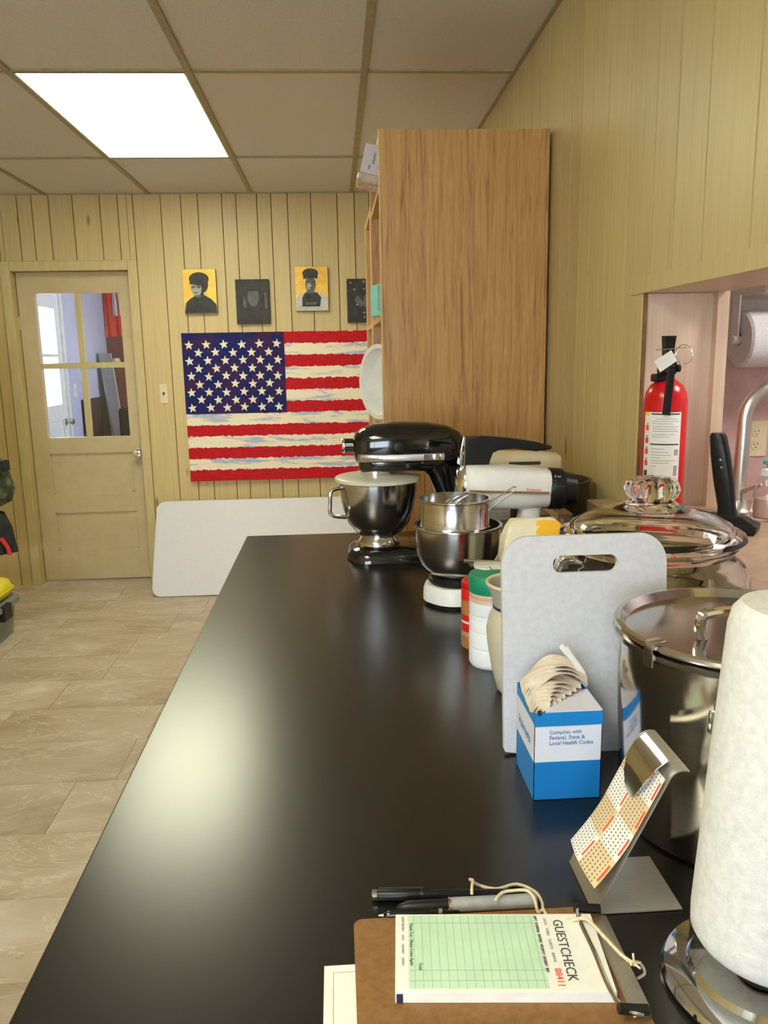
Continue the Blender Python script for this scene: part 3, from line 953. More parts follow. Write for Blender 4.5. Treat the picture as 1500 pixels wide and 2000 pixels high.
# ================================================================== SHELF CONTENTS
bs = thing('white_carton', 'small white printed carton poking out of the top shelf', 'carton', (.165, 2.66, 1.955))
BM = Matrix.Rotation(math.radians(14), 4, 'Y')
G().box(-.075, .06, -.02, .12, .012, .098, .001, M=BM).done('box_body', mat('carton_white', srgb(222, 214, 214), srgb(212, 204, 204), 20, rough=.6), bs)
def on_carton(u, v):
    return BM @ Vector((u, -.0205, v))
g = G()
for u, a, b in ((-.05, .024, .038), (-.04, .042, .075), (-.022, .03, .082), (-.012, .03, .088)):
    g.box(u - .0035, u + .0035, -.0209, -.0199, a, b, M=BM)
g.done('printed_lines', INKG, bs)
G().box(-.08, .055, -.015, .115, -.012, .014, .006, M=BM).done('wrapped_pack', mat('clear_wrap', srgb(206, 196, 176), srgb(176, 160, 138), 30, rough=.25), bs)
tc_ = thing('teal_box', 'pale teal cardboard box at the shelf front', 'box', (.155, 2.72, 1.55))
G().box(-.014, .1, -.03, .05, .0, .1, .002, M=Matrix.Rotation(math.radians(20), 4, 'Z')).done('box_body', TEAL, tc_)
bx('box_flap', TEAL, tc_, -.012, .02, -.05, -.03, .02, .1)
pl = thing('white_basin', 'white plastic basin standing on its side on the shelf', 'basin', (.175, 2.665, 1.337))
PM = Matrix.Rotation(math.radians(-62), 4, 'Z') @ Matrix.Rotation(math.radians(90), 4, 'X') @ Matrix.Rotation(math.radians(0), 4, 'Z')
G().lathe([(0, -.02), (.07, -.02), (.1, .0), (.112, .035), (.122, .037), (.122, .042), (.108, .042), (.096, .004), (.068, -.014), (0, -.014)], 48, M=PM).done('basin_body', WHITE, pl, True)
tag(G().lathe([(0, 0), (.05, 0), (.05, .12), (.045, .13), (0, .13)], 24, c=(.27, 2.97, 1.55)).done('tin_canister', RED, None, True), 'red tin canister behind the shelf side panel', 'canister')

# ================================================================== STAND MIXER (black)
mx_ = thing('stand_mixer', 'black tilt-head stand mixer with lidded steel bowl on the worktop', 'mixer', (0, 2.0, TOP))
# base foot
ft_ = []
for z, gx in ((0, 0), (.018, .002), (.03, .012), (.036, .03)):
    ft_.append([(u, v, z) for u, v in rrect(.015 + gx, .345 - gx * .6, -.085 + gx, .085 - gx, .06 - gx * .5, 8)])
G().loft(ft_).done('base', BLACKG, mx_, True, 50)
# column
col = []
for z, xc, rx, ry in ((.028, .275, .062, .062), (.06, .282, .045, .05), (.12, .283, .036, .042), (.17, .278, .036, .042), (.21, .268, .045, .045), (.235, .255, .06, .05)):
    col.append(superell(xc, 0, z, rx, ry, 24, 2.6, 'z'))
G().loft(col).done('column', BLACKG, mx_, True, 50)
# motor head
hd = []
for x, zc, ry, rz in ((.04, .283, .02, .02), (.045, .283, .035, .035), (.06, .282, .046, .048), (.09, .283, .055, .057), (.15, .285, .058, .06), (.22, .285, .057, .058), (.27, .282, .053, .053), (.3, .278, .044, .045), (.315, .275, .03, .032), (.321, .274, .012, .014)):
    hd.append(superell(x, 0, zc, ry, rz, 28, 2.7))
G().loft(hd).done('motor_head', BLACKG, mx_, True, 60)
lw = []
for x, ry in ((.052, .03), (.06, .042), (.1, .05), (.2, .05), (.26, .048), (.28, .03)):
    lw.append(superell(x, 0, .243, ry, .022 if x > .055 else .018, 24, 4))
G().loft(lw).done('lower_housing', BLACKG, mx_, True, 60)
bd = []
for x, ry in ((.048, .036), (.056, .049), (.1, .0585), (.18, .0605), (.262, .058)):
    bd.append(superell(x, 0, .26, ry + .0008, .0115, 20, 6))
bb = G().loft(bd).done('trim_band', BRUSH, mx_, True, 50)
bx('band_plate', CHROME, bb, .21, .252, -.0625, -.059, .253, .267)
text('lettering', 'KitchenAid', .011, INK, bb, (.06, -.0616, .2565), (PI / 2, 0, math.radians(3)))
G().lathe([(0, 0), (.012, 0), (.012, .012), (0, .014)], 18, M=Matrix.Translation((.15, -.057, .287)) @ Euler((PI / 2, 0, 0)).to_matrix().to_4x4()).done('lock_screw', BLACK, mx_, True)
G().lathe([(0, 0), (.009, 0), (.009, .01), (.0, .014)], 18, M=Matrix.Translation((.175, -.05, .238)) @ Euler((PI / 2, 0, 0)).to_matrix().to_4x4()).done('speed_knob', BLACK, mx_, True)
hub = G().lathe([(0, -.03), (.016, -.03), (.018, -.026), (.018, .02), (0, .02)], 22, M=Matrix.Translation((.045, 0, .287)) @ RX).done('attachment_hub', BLACKG, mx_, True)
G().lathe([(.0, -.034), (.017, -.034), (.019, -.031), (.019, -.027), (0, -.027)], 22, M=Matrix.Translation((.045, 0, .287)) @ RX).done('hub_ring', CHROME, hub, True)
pn = G().lathe([(0, .0), (.012, .0), (.024, .006), (.034, .014), (.035, .03), (0, .03)], 28, c=(.1, 0, .2)).done('planetary', BLACK, mx_, True)
G().lathe([(.034, .008), (.0435, .012), (.0445, .026), (.034, .028), (.034, .008)], 40, c=(.098, 0, .2)).done('planetary_ring', CHROME, pn, True)
G().tube([(.1, 0, .175), (.1, 0, .202)], .006, 10).done('beater_shaft', STEEL, pn, True)
bw = G().lathe([(0, .045), (.045, .045), (.047, .036), (.055, .034), (.055, .04), (.05, .048), (.045, .056), (.058, .066), (.078, .09), (.091, .125), (.098, .165), (.1, .196), (.104, .198), (.104, .2), (.098, .2), (.094, .165), (.086, .125), (.07, .092), (.04, .066), (0, .06)], 56, c=(.1, 0, 0)).done('bowl', STEEL, mx_, True, 40)
G().tube(catmull([(.008, -.03, .185), (-.018, -.035, .178), (-.022, -.036, .15), (-.02, -.034, .118), (.018, -.03, .11)], 6), .005, 8).done('handle', STEEL, bw, True)
G().lathe([(.018, .2), (.105, .198), (.109, .199), (.109, .207), (.105, .209), (.06, .214), (.018, .215), (.018, .2)], 56, c=(.1, 0, 0)).done('bowl_lid', LIDW, mx_, True, 40)

# ================================================================== WHITE MIXER with steel bowls
wm = thing('white_stand_mixer', 'vintage white stand mixer with black handle and black speed dial', 'mixer', (0, 0, TOP))
HY = 1.735
MR = Matrix.Translation((.26, HY, 0)) @ Matrix.Rotation(math.radians(3), 4, 'Y') @ Matrix.Translation((-.26, -HY, 0))
bod = []
for x, zc, ry, rz in ((.262, .222, .04, .042), (.268, .222, .046, .048), (.32, .222, .049, .05), (.4, .222, .047, .047), (.45, .222, .044, .043), (.452, .222, .042, .041)):
    bod.append(superell(x, HY, zc, ry, rz, 28, 3.2))
mb = G().loft(bod).done('motor_body', WHITE, wm, True, 50, M=MR)
G().box(.27, .445, HY - .0515, HY - .046, .215, .2195, M=MR).done('gold_stripe', mat('bronze_stripe', srgb(176, 140, 96), None, 20, rough=.3, metal=.6), mb)
text('lettering', 'Sunbeam', .0095, INKR, mb, (.405, HY - .0492, .2135), (PI / 2, math.radians(3), math.radians(2)))
fr_ = []
for x, ry, rz in ((.246, .022, .024), (.252, .036, .04), (.262, .042, .046), (.266, .042, .046)):
    fr_.append(superell(x, HY, .222, ry, rz, 24, 2.6))
G().loft(fr_).done('chrome_nose', CHROME, wm, True, 50, M=MR)
G().prism([(.249, .27), (.256, .33), (.262, .33), (.264, .262)], 'y', HY - .012, HY + .012, .002).done('chrome_strip', CHROME, wm, True, M=MR)
hp = [(.263, .262), (.263, .33), (.3, .333), (.36, .33), (.42, .323), (.455, .315), (.452, .309), (.42, .303), (.37, .308), (.335, .308), (.32, .3), (.315, .285), (.315, .262)]
G().prism(hp, 'y', HY - .014, HY + .014, .004).done('handle', BLACK, wm, True, 60, M=MR)
dl = []
for x, r in ((.45, .043), (.456, .046), (.482, .046), (.486, .04), (.512, .036), (.515, .03)):
    dl.append(superell(x, HY, .22 - (.46 - x) * -.02, r, r, 32, 2.3))
dial = G().loft(dl).done('speed_dial', BLACK, wm, True, 40, M=MR)
g = G()
for k in range(6):
    z = .25 - k * .0105
    yy = HY - .0465 + .0035 * abs(k - 2.5) ** 1.1
    g.box(.458, .4605, yy, yy + .003, z, z + .005)
    g.box(.464, .464 + (.008, .016, .018, .012, .016, .01)[k], yy, yy + .003, z + .001, z + .0035)
g.done('printed_marks', INKG, dial, M=MR)
pst = []
for z, xc, yc_, rx, ry in ((.03, .4, 1.72, .035, .035), (.08, .41, 1.73, .026, .03), (.16, .425, HY, .024, .028), (.19, .425, HY, .03, .03)):
    pst.append(superell(xc, yc_, z, rx, ry, 20, 3, 'z'))
G().loft(pst).done('column', WHITE, wm, True, 50)
bs_ = [(u, v) for u, v in rrect(-.075, .22, -.062, .062, .055, 8)]
FRM = Matrix.Translation((.245, 1.6, 0)) @ Matrix.Rotation(math.radians(36), 4, 'Z')
G().loft([[(u, v, .008) for u, v in bs_], [(u * .99, v * .99, .03) for u, v in bs_], [(u * .94, v * .93, .042) for u, v in bs_]]).done('base', WHITE, wm, True, 40, M=FRM)
G().loft([[(u * .96, v * .96, 0) for u, v in bs_], [(u * .98, v * .98, .009) for u, v in bs_]]).done('base_pad', BLACK, wm, True, 40, M=FRM)
G().lathe([(0, .04), (.06, .04), (.064, .046), (.064, .054), (.056, .06), (0, .06)], 40, c=(.245, 1.6, 0)).done('turntable', BLACK, wm, True)
BWC = (.243, 1.6, TOP)
lb = thing('large_steel_bowl', 'large steel mixing bowl on the turntable of the white mixer', 'bowl', BWC)
G().lathe([(0, .058), (.05, .058), (.066, .066), (.08, .085), (.086, .11), (.088, .158), (.0915, .16), (.0915, .164), (.085, .164), (.082, .112), (.074, .088), (.06, .072), (0, .064)], 56).done('bowl_body', STEEL, lb, True, 40)
sb = thing('small_steel_bowl', 'smaller steel sifter bowl nested in the large bowl', 'bowl', (BWC[0] - .006, BWC[1], TOP))
G().lathe([(0, .066), (.045, .066), (.06, .1), (.066, .158), (.073, .162), (.0705, .166), (.071, .214), (.0735, .216), (.0735, .219), (.069, .219), (.067, .166), (.062, .158), (.055, .1), (.04, .072), (0, .072)], 56).done('bowl_body', STEEL, sb, True, 40)
g = G()
g.tube(catmull([(.04, -.04, .2), (.09, -.055, .235), (.108, -.06, .248), (.112, -.06, .244), (.104, -.06, .236), (.06, -.05, .2)], 6), .0014, 6)
g.done('wire_handle', STEEL, sb, True)
wk = thing('wire_whisk', 'wire whisk lying in the small steel bowl', 'whisk', (BWC[0], BWC[1], TOP))
for k in range(5):
    a = k * PI / 5
    n_ = Vector((math.cos(a) * .5, math.sin(a), 0)) * .022
    G().tube(catmull([(-.045, 0, .16), Vector((-.02, 0, .2)) + n_, Vector((.0, 0, .218)) + n_ * .8, (.025, 0, .226), Vector((.0, 0, .212)) - n_ * .8, Vector((-.02, 0, .192)) - n_, (-.045, 0, .152)], 5), .001, 5).done('wire', STEEL, wk, True)

# ---- behind the mixers
cr = thing('dark_crock', 'dark stoneware crock in the corner behind the white mixer', 'crock', (.545, 2.03, TOP))
G().lathe([(0, 0), (.085, 0), (.1, .02), (.108, .1), (.105, .17), (.11, .185), (.102, .185), (.097, .17), (.1, .1), (.09, .02), (0, .014)], 44).done('crock_body', DARKCROCK, cr, True, 40)
hm = thing('beige_hand_mixer', 'beige electric hand mixer resting across the dark crock', 'mixer', (.455, 1.99, TOP + .185))
hb = []
for x, r, rz in ((-.1, .018, .02), (-.094, .03, .034), (-.06, .036, .04), (.06, .036, .038), (.1, .034, .034), (.108, .026, .028)):
    hb.append(superell(x, 0, .042 - .02 * (x + .1), r, rz, 22, 3))
G().loft(hb).done('body', BEIGE, hm, True, 50)
bx('handle_slot', INK, hm, -.03, .05, -.0375, -.034, .048, .056, .001)
bx('foot', BEIGE, hm, .03, .09, -.02, .02, -.002, .01, .002)
cn_ = thing('ceramic_canister', 'cream rimmed canister behind the black mixer column', 'canister', (.375, 2.19, TOP))
G().lathe([(0, 0), (.07, 0), (.08, .02), (.082, .14), (.084, .15), (.078, .15), (.074, .14), (.07, .02), (0, .01)], 40).done('canister_body', STONEW, cn_, True, 40)
G().lathe([(0, .15), (.088, .15), (.09, .156), (.086, .162), (.03, .168), (0, .168)], 40).done('canister_lid', BEIGE, cn_, True, 40)
jr = thing('ribbed_jar', 'small jar with white ribbed lid under the white mixer body', 'jar', (.372, 1.86, TOP))
G().lathe([(0, 0), (.034, 0), (.036, .004), (.036, .11), (.03, .125), (0, .125)], 32).done('jar_body', mat('jar_grey', srgb(176, 168, 162), srgb(160, 150, 146), 20, rough=.3), jr, True, 40)
G().lathe([(0, .12)] + [(.036 + (.0012 if k % 2 else 0), .12 + k * .004) for k in range(9)] + [(.033, .158), (0, .159)], 32).done('jar_lid', WHITE, jr, True, 20)
bc = thing('cardboard_carton', 'small brown cardboard carton beneath the mixer dial', 'carton', (.502, 1.84, TOP))
bx('box_body', CARD, bc, -.045, .045, -.03, .04, 0, .135, .001)
bx('tape', CREAM, bc, -.01, .01, -.0305, .04, .05, .1355)
gc = thing('glass_canister', 'low round glass canister between flour bag and lidded glass jar', 'jar', (.475, 1.5, TOP))
G().lathe([(0, 0), (.05, 0), (.055, .006), (.055, .165), (.058, .172), (.058, .18), (.052, .182), (.051, .172), (.051, .01), (0, .006)], 40).done('jar_body', GLASS, gc, True, 40)
G().lathe([(0, .007), (.0485, .009), (.0485, .12), (0, .125)], 32).done('contents', mat('dark_grain', srgb(86, 66, 48), srgb(60, 46, 34), 120, rough=.8, bump=.5), gc, True)

# ---- flour bag
fb = thing('flour_bag', 'white and yellow paper flour bag with crumpled top', 'bag', (.358, 1.43, TOP), math.radians(-4))
rings = []
random.seed(3)
BAGS = ((0, .055, .036), (.006, .058, .039), (.06, .06, .041), (.125, .06, .04), (.168, .057, .036), (.192, .05, .027), (.204, .042, .016), (.207, .03, .008))
def bag_ring(z, hx, hy, pts):
    return ([(u * (1 + .04 * mnoise.noise(Vector((u * 40, v * 40, z * 30)))) + .003 * mnoise.noise(Vector((v * 90, u * 60, z * 60))), v + .004 * mnoise.noise(Vector((u * 70, z * 60, 2))), z + (.005 * mnoise.noise(Vector((u * 50, v * 50, 5))) if z > .1 else 0)) for u, v in pts])
for z, hx, hy in BAGS:
    rings.append(bag_ring(z, hx, hy, rrect(-hx, hx, -hy, hy, hy * .25, 5)))
G().loft(rings).done('bag_body', mat('flour_paper', srgb(240, 234, 206), srgb(230, 222, 190), 30, rough=.75), fb, True, 30)
rg = []
for z, hx, hy in ((.085, .06, .0405),) + BAGS[3:-1]:
    P_ = rrect(-hx, hx, -hy, hy, hy * .25, 5)
    P_ = [(-.012 + (z - .085) * .12, -hy), (hx * .45, -hy)] + P_[18:] + P_[:6]
    rg.append([(x * 1.012 + .0006, y - (.0016 if y < 0 else -.0012), zz + (.0012 if z > .18 else 0)) for x, y, zz in bag_ring(z, hx, hy, P_)])
G().loft(rg, False, False).done('yellow_print', ORANGE_Y, fb, True, 40, solid=.0005)
bx('printed_band', INKB, fb, -.054, -.02, -.0432, -.0395, .1, .111)

# ---- tin of utensils behind the board
ut = thing('utensil_tin', 'steel tin holding utensils behind the cutting board', 'tin', (.352, 1.292, TOP))
G().lathe([(0, 0), (.05, 0), (.052, .004), (.052, .146), (.054, .149), (.05, .149), (.049, .006), (0, .004)], 36).done('tin_body', STEEL, ut, True, 40)
def utensil(name, label, cat, loc):
    return thing(name, label, cat, loc)
sp1 = utensil('white_scraper', 'white plastic scraper lying across the utensil tin', 'scraper', (.352, 1.292, TOP + .149))
G().prism([(u, v) for u, v in rrect(-.128, -.05, -.028, .022, .016)], 'z', .004, .009, .0015).done('blade', WHITE, sp1, True, 50)
G().tube([(-.055, -.004, .006), (.05, .0, .006)], [.006, .007], 10).done('handle', WHITE, sp1, True)
G().lathe([(0, 0), (.0075, 0), (.0075, .01), (0, .01)], 14, M=Matrix.Translation((-.056, -.004, .006)) @ RX).done('red_collar', RED, sp1, True)
sp2 = utensil('steel_spoon', 'thin steel spoon lying over the white scraper', 'spoon', (.352, 1.285, TOP + .158))
G().tube([(-.146, .006, .008), (-.1, .004, .006), (-.02, 0, .004)], [.0035, .0022, .0025], 8).done('handle', STEEL, sp2, True)
G().loft([superell(x, 0, .004, r, .003, 14) for x, r in ((-.03, .003), (-.015, .012), (.01, .018), (.03, .012), (.036, .003))]).done('spoon_bowl', STEEL, sp2, True, 60)
sp3 = utensil('steel_ladle', 'steel ladle with its bowl upside down on the tin', 'ladle', (.352, 1.292, TOP + .158))
G().lathe([(.03, .012), (.029, .02), (.024, .031), (.014, .039), (0, .042), (0, .04), (.013, .037), (.022, .03), (.027, .02), (.028, .012), (.03, .012)], 32, c=(.0, .012, .0)).done('ladle_bowl', STEEL, sp3, True, 60)
G().tube(catmull([(-.026, .008, .016), (-.05, -.002, .01), (-.07, -.012, .002), (-.075, -.016, -.01)], 5), .003, 8).done('handle', STEEL, sp3, True)

# ---- shaker, red tin, crock vase
sk = thing('seasoning_shaker', 'white plastic seasoning shaker with green lid', 'shaker', (.247, 1.25, TOP))
pf = [(0, 0), (.035, 0), (.0375, .004)]
for k in range(4):
    pf += [(.038, .006 + k * .028), (.038, .03 + k * .028), (.0372, .0325 + k * .028)]
pf += [(.038, .122), (.036, .128), (0, .128)]
SHK = bands_mat('shaker_body', [(0, srgb(234, 236, 238)), (.62, srgb(222, 226, 232)), (.86, srgb(206, 176, 152))], 0, .128, .35)
G().lathe(pf, 44).done('shaker_body', SHK, sk, True, 25)
gl_ = []
lid = G().lathe([(0, .126), (.0385, .126), (.0395, .128), (.0395, .15), (.037, .155), (.03, .157), (0, .156)], 44).done('lid', GREENLID, sk, True, 40)
bx('lid_seam', GREENLID, lid, -.001, .001, -.03, .03, .1562, .158)
rt = thing('spice_tin', 'red and brown spice tin beside the green lidded shaker', 'tin', (.239, 1.335, TOP))
RTM = bands_mat('spice_tin_print', [(0, srgb(176, 120, 70)), (.2, srgb(196, 150, 110)), (.28, srgb(206, 40, 34)), (.42, srgb(236, 220, 210)), (.46, srgb(206, 36, 32)), (.56, srgb(178, 120, 66)), (.8, srgb(214, 30, 36))], 0, .108, .4)
G().lathe([(0, 0), (.029, 0), (.03, .002), (.03, .1), (.029, .108), (0, .108)], 36).done('tin_body', RTM, rt, True, 40)
G().lathe([(0, .108), (.027, .108), (.03, .11), (.03, .118), (.028, .12), (0, .12)], 36).done('lid', RED, rt, True, 40)
va = thing('stoneware_vase', 'beige stoneware crock with flared rim and navy line', 'vase', (.268, 1.135, TOP))
G().lathe([(0, 0), (.031, 0), (.035, .004), (.043, .035), (.05, .075), (.052, .1), (.047, .122), (.0415, .132), (.0415, .133)], 48).done('body', STONEW, va, True, 60)
G().lathe([(.0415, .1325), (.0425, .1335), (.0425, .136), (.0415, .137), (.0415, .1325)], 48).done('painted_line', NAVY, va, True, 60)
G().lathe([(.0415, .1365), (.044, .15), (.049, .164), (.0525, .17)], 48).lathe([(.049, .17), (.0455, .163), (.04, .15), (.0375, .13), (.042, .1), (.04, .07), (.03, .02), (0, .012)], 48).done('neck', STONEI, va, True, 60)
G().lathe([(.0525, .169), (.0535, .171), (.0525, .1735), (.05, .1735), (.0485, .1715), (.0485, .169), (.0525, .169)], 48).done('rim', CREAM, va, True, 60)

# ---- big glass jar with lid
gj = thing('glass_cookie_jar', 'large clear glass jar with knobbed glass lid', 'jar', (.457, 1.125, TOP))
outer = [(0, 0), (.095, 0), (.105, .006), (.122, .03), (.132, .06), (.136, .09), (.13, .1), (.137, .11), (.138, .13), (.131, .14), (.138, .15), (.14, .17), (.138, .19), (.13, .205), (.118, .214), (.115, .22), (.119, .226), (.122, .23)]
inner = [(.117, .23), (.112, .22), (.118, .21), (.13, .198), (.135, .185), (.136, .17), (.134, .15), (.127, .14), (.134, .13), (.133, .11), (.126, .1), (.132, .09), (.128, .06), (.118, .032), (.1, .012), (0, .01)]
G().lathe(outer + inner, 72).done('jar_body', GLASS, gj, True, 60)
lo = [(.1, .2315), (.105, .2315), (.107, .236), (.128, .2365), (.132, .241), (.13, .247), (.119, .2505), (.112, .259), (.09, .271), (.06, .281), (.042, .285), (.034, .29), (.031, .294), (.036, .301), (.039, .31), (.036, .319), (.026, .325), (0, .326)]
li = [(0, .2785), (.04, .279), (.06, .2755), (.088, .2655), (.108, .254), (.112, .247), (.103, .243), (.1, .2315)]
g = G().lathe(lo + li, 72)
for v in g.bm.verts:                      # moulded bumps round the knob
    r_ = math.hypot(v.co.x, v.co.y)
    if v.co.z > .296 and .02 < r_ < .05:
        f_ = 1 + .07 * math.cos(9 * math.atan2(v.co.y, v.co.x)) - .02 * math.cos(60 * (v.co.z - .31))
        v.co.x *= f_
        v.co.y *= f_
g.done('lid', GLASS, gj, True, 60)

# ---- stockpot with flat lid
sp = thing('stock_pot', 'tall polished steel stockpot with flat mirror lid', 'pot', (.425, .782, TOP))
G().lathe([(0, 0), (.116, 0), (.12, .003), (.1205, .008), (.1215, .012), (.13, .205), (.1345, .208), (.1345, .213), (.128, .215), (.124, .2), (.117, .012), (0, .006)], 80).done('pot_body', POTST, sp, True, 40)
pld = G().lathe([(0, .209), (.121, .207), (.128, .216), (.133, .217), (.1345, .219), (.133, .222), (.127, .2225), (.121, .2135), (.06, .2145), (0, .215)], 80).done('lid', POTST, sp, True, 40)
G().tube(catmull([(-.055, -.02, .214), (-.058, -.02, .23), (-.045, -.02, .242), (.045, -.02, .242), (.058, -.02, .23), (.055, -.02, .214)], 6), .006, 10).done('lid_handle', CHROME, pld, True)
for s_ in (-1, 1):
    M_ = Matrix.Rotation(math.radians(255 if s_ < 0 else 75), 4, 'Z')
    hh = G().tube(catmull([(.127, -.045, .165), (.155, -.045, .172), (.165, -.03, .175), (.165, .03, .175), (.155, .045, .172), (.127, .045, .165)], 5), .0045, 8).done('side_handle', CHROME, sp, True, M=M_)
    for q in (-.045, .045):
        G().box(.126, .131, q - .012, q + .012, .155, .178, .002, M=M_).done('rivet_plate', CHROME, hh)

M_ = Matrix.Rotation(math.radians(203), 4, 'Z')
G().prism([(.119, .2225), (.119, .226), (.137, .226), (.137, .2), (.1345, .2), (.1345, .2225)], 'y', -.006, .006, .001).done('lid_clip', CHROME, sp, True, M=M_)

# ---- cutting board
cbd = thing('cutting_board', 'white plastic cutting board with a handle slot standing upright', 'cutting board', (.202, .935, TOP))
BWd, BHt, bt = .212, .282, .0095
outl = []
for x, z in rrect(0, BWd, 0, BHt, .03, 8):
    if z > BHt - .035:
        z += .012 * (1 - ((x - BWd / 2) / (BWd / 2)) ** 2) - .006
    if z < .04:
        # tighter lower corners
        x = x + (-.012 if x < .018 else .012 if x > BWd - .018 else 0) * (1 if z < .02 else .3)
        x = max(0, min(BWd, x))
    outl.append((x, z))
hol = rrect(.065, .149, BHt - .048, BHt - .026, .0108, 6)
g = G()
def with_hole(g, outer, hole, y):
    ov = [g.bm.verts.new((u, y, v)) for u, v in outer]
    hv = [g.bm.verts.new((u, y, v)) for u, v in hole]
    oe = [g.bm.edges.new((ov[i], ov[(i + 1) % len(ov)])) for i in range(len(ov))]
    he = [g.bm.edges.new((hv[i], hv[(i + 1) % len(hv)])) for i in range(len(hv))]
    bmesh.ops.triangle_fill(g.bm, use_beauty=True, use_dissolve=False, edges=oe + he)
    return ov, hv
A_ = with_hole(g, outl, hol, 0)
B_ = with_hole(g, outl, hol, bt)
for a, b in zip(A_, B_):
    n = len(a)
    for i in range(n):
        j = (i + 1) % n
        g.bm.faces.new((a[i], a[j], b[j], b[i]))
g.done('board', BOARDM, cbd, True, 30, M=Matrix.Rotation(math.radians(-6.5), 4, 'X'))

# ---- hairnet box
hb_ = thing('hairnet_box', 'blue and white hairnet dispenser box with tissue nets spilling out', 'box', (.213, .828, TOP))
BW_, BD_, BH_ = .078, .088, .108
HBX = bands_mat('hairnet_box_print', [(0, srgb(10, 120, 196)), (.44, srgb(222, 224, 238)), (.86, srgb(10, 130, 206))], 0, BH_, .5)
th = .0008
g = G()
g.box(0, BW_, 0, th, 0, BH_).box(BW_ - th, BW_, 0, BD_, 0, BH_).box(0, BW_, BD_ - th, BD_, 0, BH_).box(0, BW_, 0, BD_, 0, th)
g.prism([(0, 0), (BD_, 0), (BD_, BH_ + .0), (.03, BH_ - .012), (0, BH_)], 'x', 0, th)
hbody = g.done('box_body', HBX, hb_)
g = G()
g.prism([(.012, 0), (BW_, 0), (BW_, .058), (.028, .058)], 'z', BH_, BH_ + th)
g.done('top_flap', mat('box_lilac_white', srgb(222, 222, 238), None, 20, rough=.5), hb_)
bx('blue_stripe', mat('box_blue', srgb(10, 130, 206), None, 20, rough=.5), hb_, 0, BW_, -.0006, .0, BH_ - .0165, BH_ - .001)
text('lettering', 'Complies with\nFederal, State &\nLocal Health Codes', .0064, INKB, hb_, (.017, -.0005, .082), (PI / 2, 0, 0), lines=1.05)
text('lettering', 'Hairnets', .017, INKB, hb_, (-.0004, .076, .062), (PI / 2, 0, -PI / 2))
bx('printed_diamond', NAVY, hb_, .003, .008, -.0008, .0002, BH_ - .003, BH_ + .003)
def ribbon(pts, wv, n=6):
    P = catmull(pts, n)
    wv = Vector(wv)
    rows = []
    for i, p in enumerate(P):
        rows.append([p + wv * (k / 6 - .5) + Vector((0, 0, .0025 * math.sin(k * 1.2 + i * .5))) for k in range(7)])
    return G().loft([[tuple(v) for v in r] for r in rows], False, False)
random.seed(11)
for k in range(9):
    f = k / 8
    yo = .02 + .05 * f
    hgt = .004 + .016 * f + (.006 if k > 5 else 0)
    x1 = .03 + .05 * min(1, f * 1.25)
    ribbon([(.002, yo, BH_ - .016 + .012 * f), (.009, yo + .003, BH_ - .004 + hgt * .5), (.02 + .012 * f, yo + .007, BH_ + hgt), (x1 * .75, yo + .01, BH_ + hgt * 1.05), (x1, yo + .014, BH_ + .002 + hgt * .45)], (random.uniform(-.003, .003), .03, .003)).done('tissue_net', NET, hb_, True, 80, solid=.0008)
ribbon([(.078, .07, BH_), (.073, .07, BH_ + .018), (.062, .072, BH_ + .038), (.052, .073, BH_ + .05)], (.011, .003, -.002), 4).done('torn_flap', PAPER, hb_, True, 60, solid=.0005)

# ---- calendar holder (bent sheet) with its strip calendar
ch_ = thing('calendar_stand', 'bent brushed steel desk stand with a curled top clip', 'stand', (.2215, .634, TOP))
dY = .079
prof = [(.083, .0008), (0.0, .0008), (.064, .133)]
a0 = math.atan2(.133, .064)
cxx, czz, rr = .064 + .014 * math.sin(a0), .133 - .014 * math.cos(a0), .014
arc = []
for k in range(1, 13):
    a = (a0 + PI / 2) - k / 12 * math.radians(88)
    arc.append((cxx + rr * math.cos(a), czz + rr * math.sin(a)))
path = prof + arc
g = G()
g.loft([[(x, y, z) for y in (0, dY * .5, dY)] for x, z in path], False, False)
g.done('bent_sheet', CALST, ch_, True, 30, solid=.0012)
